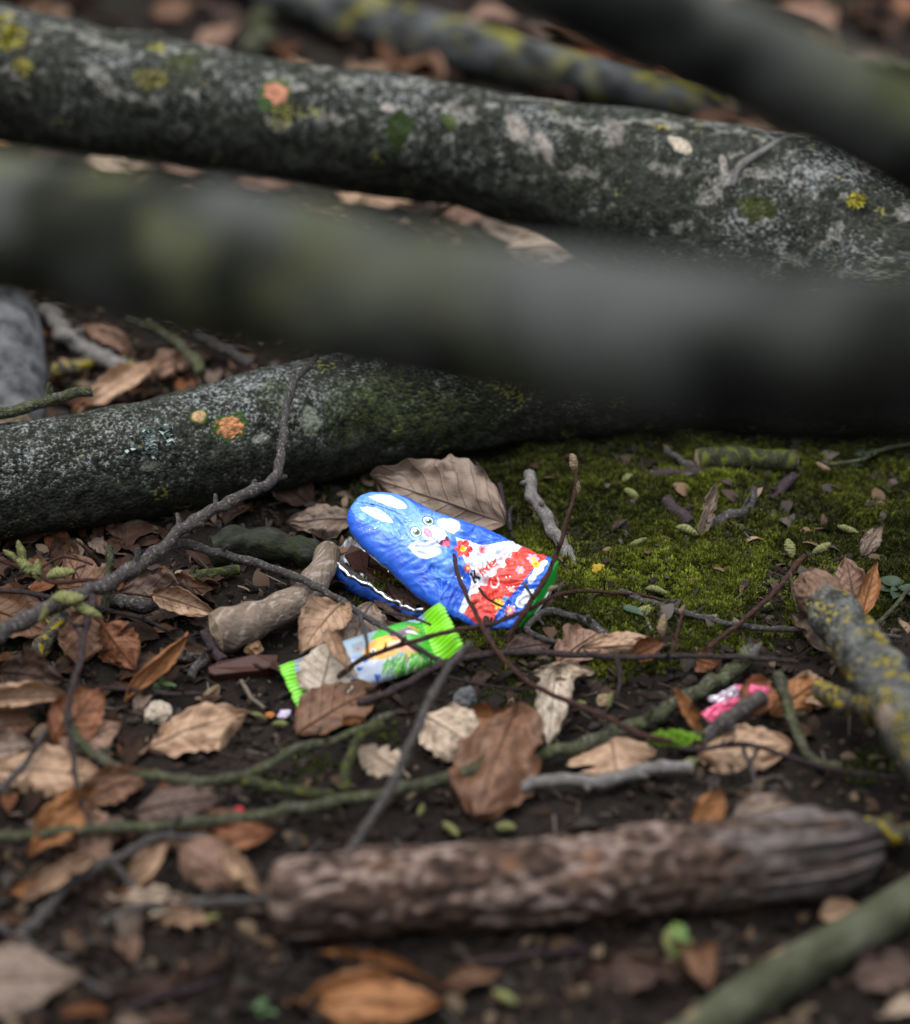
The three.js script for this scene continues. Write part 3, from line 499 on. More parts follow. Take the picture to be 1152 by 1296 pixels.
// left litter
leaf('tan leaf with darker tip lying on bare soil below the chocolate shard', [188, 950, 4], [314, 903, 5], 'tan', { w: 0.58, f: 14, c: -0.3, b: 0.35, st: 0.1 });
leaf('curled tan leaf with a lit rim above the chocolate shard', [194, 752, 14], [274, 778, 10], 'tan', { w: 0.62, f: 45, c: 0.9, b: 0.6, roll: [0.3, 1.0] });
leaf('narrow folded leaf standing upright like a ribbon', [158, 888, 3], [238, 800, 30], 'orange', { w: 0.42, f: 62, c: 1.3, b: -0.9, tw: 1.0, cr: 0.06, st: 0 });
leaf('round reddish brown leaf hanging below the catkin fork', [112, 772, 22], [98, 842, 6], 'brown', { w: 0.85, f: 66, c: -0.25, b: 0.2, pl: 0.6 });
leaf('glossy rust brown leaf right of the round hanging leaf', [128, 788, 22], [172, 848, 4], 'rust', { w: 0.85, f: 58, c: -0.5, pl: 0.6, b: 0.4 });
leaf('brown leaf flat below the twig at the left edge', [-20, 770, 8], [66, 802, 8], 'brown', { w: 0.75, f: 30 });
leaf('upright brown leaf behind the yellowish catkins', [128, 775, 4], [84, 702, 18], 'brown', { w: 0.8, f: 60, c: -0.4 });
leaf('dark reddish leaf half hidden behind the curled tan leaf', [150, 750, 5], [262, 772, 5], 'plum', { w: 0.65, f: 32, c: 0.3 });
leaf('second dark reddish leaf close under the lower limb', [205, 745, 4], [270, 745, 8], 'brown', { w: 0.7, f: 40, c: 0.5 });
leaf('rolled tan leaf with a pale rim at the left edge', [-25, 888, 10], [88, 882, 12], 'tan', { w: 0.62, f: 35, c: 1.0, roll: [0.5, 1.8], b: 0.5, cr: 0.06 });
leaf('dark brown leaf behind the rolled rim leaf', [0, 850, 10], [82, 862, 12], 'dark', { w: 0.7, f: 42, c: 0.4 });
leaf('brown leaf under the rolled leaf at the left edge', [-25, 925, 3], [48, 915, 4], 'brown', { w: 0.75, f: 25 });
leaf('rusty brown leaf standing behind the thin dark stem', [70, 945, 4], [128, 868, 20], 'rust', { w: 0.72, f: 50, c: 0.3, cr: 0.07 });
leaf('pinkish brown leaf with a notched edge right of the dark stem', [75, 955, 4], [155, 915, 7], 'pink', { w: 0.75, f: 25, c: -0.3, torn: 0.25 });
leaf('broad veined tan leaf near the left edge below the dark stem', [-8, 975, 6], [132, 985, 8], 'tan', { w: 0.52, f: 20, c: -0.3, b: 0.4, pl: 1.3 });
leaf('pale leaf at the left edge behind the broad veined leaf', [-30, 960, 4], [45, 945, 6], 'grey', { w: 0.7, f: 20 });
leaf('crinkled brown leaf right of the broad veined leaf', [105, 1012, 4], [192, 978, 12], 'brown', { w: 0.6, f: 35, c: 0.4, cr: 0.1 });
leaf('dusky plum brown leaf lying above the long green branch', [170, 1028, 4], [280, 1008, 8], 'plum', { w: 0.6, f: 32, c: -0.4, cr: 0.05 });
leaf('crumpled orange leaf in front of the plum leaf', [112, 1008, 16], [35, 1085, 8], 'orange', { w: 0.62, f: 45, c: 0.6, cr: 0.13, torn: 0.2 });
leaf('tan leaf hanging below the long green branch at the left', [85, 1032, 10], [138, 1090, 4], 'pink', { w: 0.8, f: 40, c: -0.5, cr: 0.08 });
leaf('curled orange tube of leaf beside the grey twig', [118, 1085, 14], [22, 1145, 8], 'tan', { w: 0.5, f: 40, c: 1.1, roll: [0.8, 0.8], b: 0.5 });
leaf('orange brown leaf tip under the curled tube', [70, 1120, 4], [10, 1130, 4], 'orange', { w: 0.6, f: 30, c: 0.8 });
leaf('tan leaf standing right of the grey twig', [165, 1120, 6], [212, 1065, 18], 'tan', { w: 0.62, f: 50, c: 0.7, cr: 0.08 });
leaf('wide brown folded leaf arching over a dark hollow', [225, 1070, 20], [318, 1125, 5], 'pink', { w: 0.72, f: 45, c: -0.7, b: 0.7, cr: 0.06 });
leaf('bright tan curl at the left end of the brown log', [285, 1068, 20], [330, 1132, 6], 'tan', { w: 0.55, f: 55, c: 0.8, b: 0.4 });
leaf('light brown leaf strip in front of the dark hollow', [150, 1138, 4], [262, 1150, 6], 'pale', { w: 0.4, f: 30, c: 0.6, torn: 0.3 });
leaf('crumbled pale leaf under the thin grey twig', [190, 1160, 3], [280, 1170, 3], 'tan', { w: 0.4, f: 20, cr: 0.1, torn: 0.4 });
leaf('reddish leaf behind the bright tan curl', [260, 1075, 4], [350, 1050, 9], 'rust', { w: 0.55, f: 35, c: 0.5, cr: 0.09 });
leaf('small brown leaf on the long green branch', [235, 1048, 5], [318, 1030, 9], 'brown', { w: 0.5, f: 30, c: 0.7, cr: 0.1 });
leaf('large pinkish brown leaf in the bottom left corner', [-60, 1246, 10], [108, 1238, 6], 'grey', { w: 0.6, f: 18, c: -0.2, b: 0.2, pl: 0.6, st: 0, pp: 1, bite: 0 });
leaf('orange brown leaf at the bottom edge under the log', [385, 1272, 4], [566, 1272, 6], 'orange', { w: 0.44, f: 22, c: -0.3 });
leaf('rust coloured curled strip below the brown log', [402, 1205, 6], [556, 1245, 6], 'orange', { w: 0.16, f: 20, c: 1.2, b: 0.6, st: 0 });
leaf('brown leaf scrap at the bottom edge left of the orange leaf', [150, 1262, 3], [255, 1240, 3], 'dark', { w: 0.3, f: 10 });
// middle
leaf('pale ribbed leaf between the two long branches', [512, 978, 4], [452, 945, 9], 'pale', { w: 0.75, f: 32, c: -0.4, pl: 1.6 });
leaf('pale tan leaf leaning on the large purple brown leaf', [536, 905, 10], [608, 952, 12], 'pale', { w: 0.78, f: 32, c: -0.35, pl: 1.3, st: 0 });
leaf('orange brown leaf bend behind the pale tan leaf', [585, 908, 10], [650, 908, 14], 'orange', { w: 0.6, f: 35, c: 0.9, b: 0.5, st: 0 });
leaf('large purple brown leaf with a wavy edge in the middle foreground', [652, 900, 16], [604, 1035, 6], 'brown', { w: 0.62, f: 20, c: -0.5, b: 0.6, cr: 0.12, roll: [0.4, 0.7], pp: 0.5, pw: 0.95, st: 0, bite: 0.3, tw: 0.3 });
leaf('pale narrow leaf with a ragged edge pointing at the red twig', [704, 848, 10], [694, 945, 5], 'cream', { w: 0.42, f: 15, c: 0.6, torn: 0.15, pl: 0.6, st: 0 });
leaf('tightly curled leaf showing dark ringed ribs', [752, 852, 8], [670, 852, 8], 'pale', { w: 0.55, f: 40, c: 0.9, b: 0.4, roll: [1.2, 1.0], pl: 2.2, st: 0 });
leaf('pinkish leaf lying behind the long dark twig', [705, 838, 4], [765, 798, 6], 'pink', { w: 0.7, f: 20, c: 0.3 });
leaf('folded tan leaf with a dark orange end under the dark twig', [738, 820, 8], [842, 815, 12], 'tan', { w: 0.5, f: 48, c: -0.9, b: 0.3, st: 0 });
leaf('rust brown end curled over the folded tan leaf', [800, 830, 10], [840, 812, 14], 'rust', { w: 0.9, f: 50, c: 0.8, st: 0 });
leaf('fan shaped tan leaf with radiating veins above the brown log', [772, 932, 10], [782, 985, 4], 'tan', { w: 1.75, f: 22, c: -0.45, b: 0.2, pp: 0.5, pl: 1.8, st: 0 });
leaf('wide pale tan leaf under the grey stick by the pink foil', [880, 952, 4], [1002, 948, 5], 'tan', { w: 0.62, f: 22, c: -0.3, b: 0.2, pp: 0.6, pl: 0.5, st: 0 });
leaf('orange leaf standing on edge left of the pink foil', [888, 928, 4], [852, 868, 22], 'orange', { w: 0.42, f: 55, c: 0.9, b: 0.4, st: 0 });
leaf('dark rust leaf pressed onto the pink foil', [940, 905, 14], [972, 862, 16], 'rust', { w: 0.75, f: 45, c: 0.5, cr: 0.08, st: 0 });
leaf('small dark orange leaf under the twig near the green branch tip', [882, 835, 6], [912, 845, 10], 'rust', { w: 0.9, f: 50, c: 0.5, st: 0 });
leaf('orange leaf right of the pink foil under the twig', [975, 905, 4], [1042, 858, 12], 'orange', { w: 0.6, f: 35, c: -0.4, cr: 0.07, st: 0 });
leaf('pale brown leaf between the pink foil and the yellow lichen branch', [1000, 862, 8], [1046, 895, 5], 'tan', { w: 0.8, f: 30, c: 0.4, cr: 0.08, st: 0 });
leaf('grey brown leaf hanging below the broken end of the lichen branch', [1030, 752, 16], [1046, 828, 3], 'grey', { w: 0.78, f: 60, c: -0.3, st: 0 });
leaf('brown leaf standing behind the lichen branch', [1082, 768, 5], [1070, 704, 24], 'pink', { w: 0.72, f: 55, c: -0.4, st: 0 });
leaf('slim orange brown leaf right of the lichen branch', [1086, 790, 4], [1108, 712, 22], 'orange', { w: 0.42, f: 55, c: 0.9, tw: 0.6, st: 0 });
leaf('small pale leaf alone on the moss at the right', [1090, 704, 4], [1117, 665, 10], 'grey', { w: 0.42, f: 40, c: 0.3 });
leaf('thin pale leaf standing upright on the moss', [886, 682, 2], [908, 608, 22], 'grey', { w: 0.30, f: 60, c: 0.7, b: -0.3, st: 0.2 });
leaf('orange brown leaf right above the brown log', [878, 1052, 4], [915, 1000, 14], 'orange', { w: 0.7, f: 50, c: 0.6, cr: 0.1, st: 0 });
leaf('pinkish leaf resting against the back of the brown log', [925, 1040, 6], [1010, 1020, 8], 'grey', { w: 0.6, f: 20, c: 0.3 });
leaf('small tan leaf in front of the right end of the brown log', [1038, 1160, 4], [1085, 1145, 8], 'tan', { w: 0.8, f: 40, c: 0.7, st: 0 });
leaf('grey brown leaf in the bottom right corner behind the green branch', [1080, 1240, 4], [1165, 1220, 8], 'plum', { w: 0.8, f: 25, c: 0.3, cr: 0.08 });
leaf('dark crumpled leaf at the bottom edge left of the green branch', [740, 1232, 4], [868, 1240, 5], 'dark', { w: 0.5, f: 20, c: 0.4, cr: 0.11 });
leaf('brown leaf remnant standing below the middle of the brown log', [880, 1200, 3], [900, 1255, 12], 'brown', { w: 0.6, f: 45, c: 0.7, cr: 0.1 });
leaf('pale leaf at the bottom right edge', [1120, 1285, 4], [1180, 1262, 6], 'pale', { w: 0.5, f: 25 });
leaf('brown leaf strip under the left part of the brown log', [560, 1250, 3], [640, 1230, 4], 'brown', { w: 0.4, f: 15, c: 0.4 });
// behind the lower limb
leaf('long pale brown leaf lying behind the lower limb', [108, 515, 10], [205, 462, 14], 'tan', { w: 0.36, f: 30, c: 0.6 });
leaf('tan leaf beside the long pale one behind the lower limb', [185, 482, 8], [255, 448, 10], 'pink', { w: 0.5, f: 25 });
leaf('pale upright leaf under the near branch at the left', [165, 445, 3], [105, 408, 14], 'pink', { w: 0.5, f: 40, c: 0.5 });
leaf('small orange leaf behind the grey twig at the left', [35, 428, 3], [65, 422, 5], 'orange', { w: 0.7, f: 30 });
// far behind, out of focus
const farSet = [['reddish brown leaf', 700, 92, 790, 70, 'rust'], ['orange brown leaf', 790, 95, 880, 100, 'orange'], ['pale pinkish leaf', 590, 30, 660, 12, 'pink'], ['pale leaf', 660, 45, 720, 30, 'grey'], ['brown leaf', 560, 105, 500, 80, 'brown'], ['tan leaf', 250, 60, 300, 30, 'pink'], ['dark rust leaf', 1080, 18, 1170, 8, 'rust'], ['pale grey leaf', 1060, 100, 1140, 78, 'grey'], ['pink leaf', 975, 20, 1060, 55, 'pink'], ['small brown leaf', 1010, 70, 1070, 95, 'brown'], ['tawny leaf', 340, 95, 410, 105, 'tan'], ['brown curled leaf', 190, 20, 250, 8, 'brown'], ['pale long leaf', 610, 290, 745, 315, 'grey'], ['tan flat leaf', 560, 275, 640, 260, 'pink'], ['orange flat leaf', -10, 185, 50, 178, 'orange'], ['pale flat leaf', 110, 205, 190, 215, 'pale'], ['pinkish flat leaf', 205, 215, 270, 205, 'pink'], ['tan bent leaf', 430, 240, 520, 262, 'tan'], ['whitish leaf', 640, 330, 740, 322, 'pale'], ['brown bent leaf', 300, 235, 380, 230, 'brown']];
const farWhere = ['behind the mossy branch', 'right beyond the mossy branch end', 'at the top edge above the mossy branch', 'on the soil above the mossy branch', 'in the gap above the upper limb', 'at the top left behind the upper limb', 'in the top right corner', 'at the right edge beyond the corner branch', 'along the top of the corner branch', 'beside the corner branch in the top right', 'just above the red bark wound', 'at the top edge left of centre', 'under the fork between the limbs', 'just below the middle of the upper limb', 'at the left edge between upper limb and near branch', 'below the left part of the upper limb', 'left under the upper limb', 'under the thin twig below the upper limb', 'in the crotch of the fork', 'under the upper limb left of centre'];
farSet.forEach(([w, x0, y0, x1, y1, k], i) => leaf(`blurred ${w} ${farWhere[i]}`, [x0, y0, rr(3, 10)], [x1, y1, rr(3, 14)], k, { w: rr(0.5, 0.75), f: rr(5, 35), c: rr(-0.5, 0.7), st: 0 }));
{ // the unbroken carpet of old leaves beyond
  const fn = leafShape(1, { c: 0.5, b: 0.6, cr: 0.08 }, 3.3, 10, 8), g = gridGeo(10, 8, fn); g.translate(-0.5, 0, 0); g.rotateX(-Math.PI / 2);
  const m = new THREE.MeshPhysicalMaterial({ specularIntensity: 0.3, color: 0xffffff, map: skins[1].map, roughness: 0.75, side: THREE.DoubleSide }), keys = ['brown', 'dark', 'plum', 'pink', 'rust', 'dark', 'grey', 'dark', 'brown', 'tan'];
  tag(scatter('leaf_litter', g, m, 1500, () => { const z = rr(-2.6, -0.42), x = rr(-1, 1) * (0.55 - z * 0.25), p = V(x, hFull(x, z) + rr(0.002, 0.012), z), c = LC[keys[Math.floor(rnd() * 10)]], s = rr(0.025, 0.062); if (nz(x * 7, 3, z * 7) < -0.3 || (rnd() < 0.5 && z > -0.6)) return null; const k = rr(0.28, 0.72); return { p, q: eul(rr(-0.6, 0.6), rr(0, 6.3), rr(-0.5, 0.5)), s: V(s, s, s * rr(0.6, 1.1)), c: c.map((q) => q * k) }; }), 'carpet of old brown leaves on the soil far behind the logs', 'leaf litter');
  tag(scatter('leaf_litter', g, m, 900, () => { const x = rr(-0.4, 0.02), z = rr(-0.18, 0.4), p = V(x, hFull(x, z) + 0.0015, z), c = LC[keys[Math.floor(rnd() * 8)]], s = rr(0.008, 0.03); if (z > 0.15 && rnd() < 0.6 || x > -0.13 && rnd() < 0.8) return null; const k = rr(0.25, 0.75); return { p, q: eul(rr(-0.5, 0.5), rr(0, 6.3), rr(-0.4, 0.4)), s: V(s, s, s * rr(0.5, 1)), c: c.map((q) => q * k) }; }), 'broken old leaf pieces pressed into the soil at the left', 'leaf litter');
}
// ---------- twigs ----------
twig('long forked grey twig rising from the left edge onto the lower limb', [[-40, 822, 34], [0, 800, 36], [62, 770, 37], [122, 745, 38], [182, 712, 40], [236, 668, 48], [300, 630, 55], [346, 606, 59], [357, 570, 66], [360, 532, 72], [373, 484, 84], [402, 452, 86]], 22, 8, 'grey', { side: [[[[170, 718, 39], [202, 704, 38], [227, 690, 37], [262, 696, 33], [330, 714, 28], [400, 742, 24], [440, 766, 22], [480, 790, 20], [520, 815, 18], [562, 838, 14]], 15, 6], [[[455, 776, 22], [463, 805, 26], [466, 832, 27]], 6, 4], [[[346, 606, 59], [362, 603, 56]], 12, 6], [[[280, 698, 32], [288, 690, 38]], 6, 4]], buds: [[86, 757, 46, 16, 1, 0.25, 'catkin'], [110, 770, 40, 17, 0.8, -0.6, 'catkin'], [55, 775, 45, 11, 0.5, 0.6, 'catkin']] });
twig('thin brown twig bearing a cluster of fresh catkins at the left edge', [[-20, 700, 34], [10, 712, 34], [48, 728, 34], [75, 738, 34], [112, 734, 34], [150, 742, 32]], 7, 5, 'red', { buds: [[14, 705, 38, 11, -0.6, 0.8, 'catkin'], [25, 700, 40, 14, 0.1, 1, 'catkin'], [34, 718, 36, 13, 0.9, -0.4, 'catkin'], [49, 722, 37, 12, -0.3, 0.9, 'catkin'], [77, 727, 36, 15, 0.9, 0.35, 'catkin']], side: [[[[48, 722, 35], [78, 705, 36], [98, 708, 36], [118, 715, 35]], 4, 3], [[[92, 733, 34], [96, 720, 36], [108, 716, 37]], 4, 3]] });
twig('short reddish shoot with a pale tip above the catkin twig', [[126, 715, 20], [114, 700, 28], [101, 686, 34]], 6, 5, 'red', { buds: [[101, 686, 35, 5, -0.5, 0.8]] });
twig('thin dark twig running under the catkin fork', [[-20, 746, 26], [30, 750, 26], [75, 757, 26], [130, 770, 24], [185, 785, 18], [215, 800, 10]], 7, 5, 'dark');
twig('dark upright stem hanging from the forked twig down to the soil', [[118, 755, 38], [108, 800, 34], [103, 830, 32], [90, 880, 28], [86, 910, 26], [93, 955, 22], [100, 1005, 18], [118, 1050, 14]], 10, 6, 'dark', { side: [[[[106, 812, 33], [92, 790, 36], [74, 772, 38]], 6, 4]] });
twig('mossy bent branch curving along the ground at the left', [[84, 890, 14], [90, 915, 13], [106, 945, 12], [140, 968, 12], [190, 982, 11], [262, 988, 11], [325, 976, 11], [372, 948, 12], [425, 936, 13], [470, 918, 15], [498, 905, 18]], 14, 10, 'green', { wob: 0.7, bump: 0.16, side: [[[[300, 985, 9], [340, 995, 9], [385, 1004, 9], [424, 1005, 8]], 16, 12, 'mossy'], [[[432, 1000, 9], [440, 965, 14], [452, 935, 18], [482, 916, 20]], 15, 14, 'mossy']] });
twig('long olive branch crossing the lower half from the left edge to the moss', [[-30, 1062, 14], [90, 1052, 14], [250, 1042, 13], [380, 1023, 13], [480, 1005, 12], [570, 984, 12], [690, 956, 10], [780, 926, 10], [860, 890, 10], [915, 858, 10], [955, 824, 12]], 12, 21, 'green', { ends: [0, 1], side: [[[[955, 826, 14], [962, 815, 20]], 14, 5, 'white']] });
twig('pale grey stick lying in front of the large purple brown leaf', [[600, 1005, 8], [690, 990, 9], [760, 990, 9], [805, 977, 9], [850, 970, 9], [878, 972, 9]], 17, 17, 'white', { ends: [1, 1] });
twig('long dark twig crossing the middle with a pale snapped left end', [[452, 890, 8], [476, 884, 10], [520, 862, 14], [570, 838, 16], [640, 826, 17], [720, 828, 17], [800, 832, 17], [880, 830, 17], [975, 834, 16], [1010, 838, 14]], 11, 6, 'dark', { ends: [1, 0], side: [[[[780, 832, 17], [786, 862, 10], [780, 885, 6]], 8, 5], [[[540, 850, 15], [570, 858, 10], [622, 868, 8], [668, 872, 7]], 5, 3]] });
twig('dark red budded twig standing up in front of the blue wrapper', [[642, 812, 10], [658, 784, 20], [682, 745, 30], [705, 700, 40], [720, 650, 54], [729, 615, 62], [728, 592, 68]], 8, 4, 'red', { buds: [[726, 586, 70, 10, -0.5, 0.8], [731, 618, 62, 8, 0.3, 1], [664, 741, 34, 5, -0.3, 1], [700, 745, 33, 6, 0.7, 0.5]], side: [[[[676, 757, 28], [668, 746, 32], [664, 738, 34]], 4, 3]] });
twig('fine brown twig lying across both wrappers', [[428, 858, 12], [452, 838, 18], [498, 820, 24], [560, 802, 24], [620, 790, 22], [668, 772, 22], [706, 753, 20], [742, 748, 12], [800, 752, 8], [850, 762, 6]], 7, 4, 'red');
twig('thin red twig running down from the wrapper past the ragged pale leaf', [[575, 700, 30], [578, 722, 30], [590, 752, 28], [606, 785, 24], [628, 822, 22], [668, 862, 20], [720, 888, 20], [768, 908, 20], [812, 930, 18], [850, 940, 14]], 5, 8, 'red');
twig('small dark twig tip over the red print of the wrapper', [[606, 745, 26], [618, 758, 26], [636, 768, 22]], 4, 3, 'dark');
twig('blurred grey stem slanting up towards the viewer beside the tan leaves', [[428, 1098, 20], [462, 1048, 26], [490, 1005, 32], [515, 950, 38], [545, 885, 44], [580, 830, 50], [596, 815, 52]], 13, 9, 'grey', { ends: [0, 1] });
twig('grey stick pointing at the bottom left corner', [[28, 1185, 6], [62, 1145, 8], [98, 1110, 10], [150, 1085, 12], [195, 1062, 14], [262, 1060, 10]], 17, 9, 'grey', { ends: [1, 0], side: [[[[140, 1088, 12], [165, 1118, 8], [185, 1142, 5]], 9, 7]] });
twig('thin grey stick meeting the left end of the brown log', [[128, 1168, 5], [170, 1152, 6], [230, 1146, 7], [342, 1138, 10]], 13, 12, 'grey', { ends: [1, 0] });
twig('short grey twig at the left edge above the corner leaf', [[-15, 1165, 4], [20, 1185, 4], [52, 1202, 4]], 11, 8, 'grey');
twig('short grey twig emerging behind the corner leaf', [[95, 1235, 4], [120, 1248, 5], [140, 1262, 5]], 9, 9, 'grey');
twig('brown twig half buried along the bottom edge', [[160, 1275, 3], [215, 1258, 4], [275, 1240, 4]], 10, 7, 'purple');
twig('curved pale stick standing on the moss behind the wrapper', [[670, 596, 20], [674, 625, 16], [690, 655, 12], [706, 682, 9], [728, 716, 5]], 15, 17, 'white', { ends: [0, 1] });
twig('thin dark twig pair left of the curved pale stick', [[632, 612, 18], [638, 645, 12], [652, 690, 4]], 6, 5, 'purple', { side: [[[[646, 672, 8], [645, 648, 14], [650, 640, 16]], 5, 4, 'grey']] });
twig('hooked grey twig on the soil below the wrapper corner', [[772, 810, 5], [752, 792, 8], [736, 784, 9], [700, 774, 9], [684, 778, 9], [668, 795, 8], [682, 806, 7], [712, 815, 6], [742, 813, 6]], 11, 6, 'grey', { side: [[[[748, 790, 8], [744, 780, 14]], 8, 6]] });
twig('long thin grey twig lying over the moss', [[785, 750, 6], [830, 764, 8], [880, 780, 8], [950, 793, 8], [1010, 797, 8], [1070, 800, 7], [1140, 806, 6]], 9, 6, 'grey');
twig('reddish twig slanting from the moss to the olive branch', [[1018, 704, 14], [1000, 725, 14], [975, 755, 14], [940, 785, 14], [896, 820, 14]], 7, 6, 'red', { side: [[[[1000, 726, 14], [1008, 765, 10], [1018, 790, 6]], 5, 3, 'green']] });
twig('grey stick lying across the pink foil', [[886, 938, 8], [915, 915, 14], [945, 893, 18], [968, 880, 19]], 18, 20, 'grey', { ends: [0, 1], side: [[[[893, 932, 10], [860, 936, 10], [838, 934, 8]], 13, 9, 'mossy']] });
twig('greenish stick standing right of the pink foil', [[985, 855, 16], [996, 890, 12], [1012, 930, 9], [1032, 962, 6], [1066, 972, 5]], 15, 11, 'green', { ends: [1, 0] });
twig('thin dark twig in front of the wide pale tan leaf', [[842, 942, 10], [880, 948, 12], [945, 942, 14], [1000, 958, 12], [1060, 975, 8], [1140, 985, 6]], 7, 6, 'dark', { side: [[[[960, 946, 12], [940, 975, 8], [900, 985, 5]], 5, 4], [[[940, 945, 12], [955, 985, 6], [960, 1015, 3]], 6, 6, 'grey']] });
twig('small twig with a pale bud rising behind the folded tan leaf', [[850, 830, 8], [858, 800, 16], [864, 775, 22]], 6, 4, 'red', { buds: [[840, 792, 18, 12, -0.2, 1], [864, 772, 23, 6, 0.2, 1]], side: [[[[856, 808, 14], [845, 798, 17]], 4, 3]] });
twig('mossy log piece lying on the moss near the dark shade', [[882, 584, 6], [930, 580, 7], [1008, 584, 6]], 30, 26, 'mossy', { wob: 0.15, bump: 0.2, ends: [1, 1], cat: 'branch', name: 'branch' });
twig('purple brown stick left of the mossy log piece', [[822, 606, 4], [860, 602, 5], [896, 600, 5]], 17, 15, 'purple', { bump: 0.16 });
twig('small grey stick leaning up behind the purple stick', [[842, 568, 12], [860, 582, 8], [880, 594, 4]], 9, 10, 'grey');
twig('purple stump of twig on the moss behind the upright pale leaf', [[842, 632, 8], [856, 646, 6], [872, 662, 3]], 16, 17, 'purple');
twig('purple stick right below the mossy log piece', [[1006, 602, 8], [992, 615, 6], [976, 632, 3]], 12, 13, 'purple', { side: [[[[1000, 640, 3], [985, 648, 3], [965, 662, 3]], 11, 11, 'grey']] });
twig('weathered bark stick in the middle of the moss', [[895, 668, 3], [922, 655, 5], [950, 642, 7], [956, 616, 14]], 18, 8, 'grey', { bump: 0.25 });
twig('fine twig at the right edge above the moss', [[1160, 560, 10], [1120, 568, 10], [1088, 582, 12], [1048, 588, 14]], 6, 5, 'green', { buds: [[1042, 590, 14, 9, -0.9, 0.2]] });
twig('thin straw coloured twig on the moss', [[815, 668, 3], [850, 660, 3], [905, 671, 3], [970, 668, 3]], 4, 3, 'red');
twig('thin twig on the moss left of the reddish slanting twig', [[858, 745, 3], [885, 738, 5], [905, 748, 3]], 5, 3, 'dark');
twig('grey twig half sunk in soil right of the ribbon leaf', [[192, 838, 4], [230, 832, 5], [262, 830, 5]], 14, 15, 'grey', { ends: [0, 1] });
twig('stubby dark stick leaning under the thick pale branch', [[258, 800, 12], [268, 818, 8], [282, 838, 5]], 13, 15, 'purple');
twig('short stub of twig left of the chocolate shard', [[240, 858, 4], [252, 842, 6], [262, 832, 8]], 12, 10, 'grey');
twig('thin horizontal twig ending in a bud below the chocolate shard', [[130, 870, 6], [180, 875, 5], [225, 878, 5], [256, 878, 6]], 6, 5, 'purple', { buds: [[266, 874, 7, 11, 0.9, 0.35]] });
twig('thin tan root curving on the soil below the chocolate shard', [[306, 862, 4], [318, 882, 4], [335, 897, 3]], 6, 4, 'pale');
twig('yellow lichened stick under the catkin fork', [[46, 832, 6], [60, 808, 9], [76, 780, 12]], 21, 19, 'yellow', { bump: 0.25 });
twig('green stick end hidden behind the catkin twig', [[132, 775, 6], [136, 735, 20], [140, 690, 34]], 11, 10, 'green');
twig('mossy stick lying behind the forked twig', [[232, 735, 5], [265, 727, 6], [305, 722, 6]], 15, 14, 'mossy');
twig('grey stick between the dark leaves under the lower limb', [[140, 762, 6], [165, 764, 8], [200, 765, 8]], 17, 16, 'grey');
twig('thin grey stick at the left edge in front of the broad leaf', [[0, 1002, 14], [28, 972, 16], [58, 925, 18]], 11, 7, 'grey');
twig('cut green twig with a pale end reaching in from the left edge', [[-30, 536, 62], [0, 525, 64], [60, 507, 66], [116, 495, 67]], 15, 13, 'green', { ends: [0, 1] });
twig('blurred grey stick behind the lower limb at the left', [[58, 388, 12], [85, 425, 12], [118, 448, 12], [155, 465, 10], [190, 476, 8]], 22, 20, 'white');
twig('yellow lichened stick behind the lower limb at the left', [[62, 472, 8], [95, 463, 9], [130, 458, 9], [175, 465, 8]], 18, 15, 'yellow');
twig('green lichened twig ending at the top of the lower limb', [[165, 402, 26], [205, 418, 24], [235, 442, 22], [256, 470, 20]], 14, 15, 'green', { bump: 0.2 });
twig('grey stick right of the green lichened twig', [[250, 420, 14], [280, 440, 12], [318, 460, 8]], 16, 14, 'grey');
twig('thin red twig curling below the middle of the upper limb', [[535, 300, 62], [550, 275, 66], [570, 262, 70], [594, 250, 74]], 5, 5, 'red');
twig('blurred upright green stem behind the upper limb at the top', [[322, 72, 2], [328, 40, 18], [332, 15, 30]], 32, 28, 'green');
twig('blurred grey twig in the top right corner', [[1160, 85, 12], [1110, 90, 10], [1062, 98, 8]], 20, 16, 'green');
twig('small hooked twig at the base of the green wrapper', [[622, 815, 6], [618, 795, 10], [612, 775, 8]], 8, 7, 'dark');
twig('fine dark spur crossing the top of the green wrapper', [[484, 775, 18], [502, 777, 22], [524, 782, 24], [546, 791, 22]], 4, 3, 'dark');
twig('thick pale curved branch stub lying left of the wrappers', [[274, 802, 12], [310, 790, 13], [350, 774, 14], [385, 752, 14], [407, 722, 14], [416, 698, 12]], 48, 30, 'pale', { wob: 0.12, bump: 0.07, uvLen: 0.16, freq: 40, ends: [1, 0], cat: 'branch', name: 'branch', step: 0.0016 });
twig('mossy dark stub under the lower limb behind the pale curved branch', [[268, 694, 9], [310, 688, 10], [372, 696, 9], [398, 704, 7]], 40, 34, 'shade', { wob: 0.3, bump: 0.3, uvLen: 0.16, freq: 45, cat: 'branch', name: 'branch' });
twig('tuft ended twig at the right edge behind the brown log', [[1070, 1042, 10], [1110, 1048, 12], [1165, 1062, 14]], 24, 28, 'yellow', { bump: 0.3 });
twig('thin twig at the bottom of the picture below the brown log', [[590, 1222, 4], [660, 1210, 5], [740, 1200, 4]], 10, 6, 'purple');
twig('green tinged twig behind the lichen branch at the right', [[1100, 800, 6], [1130, 770, 10], [1160, 735, 14]], 6, 5, 'green');
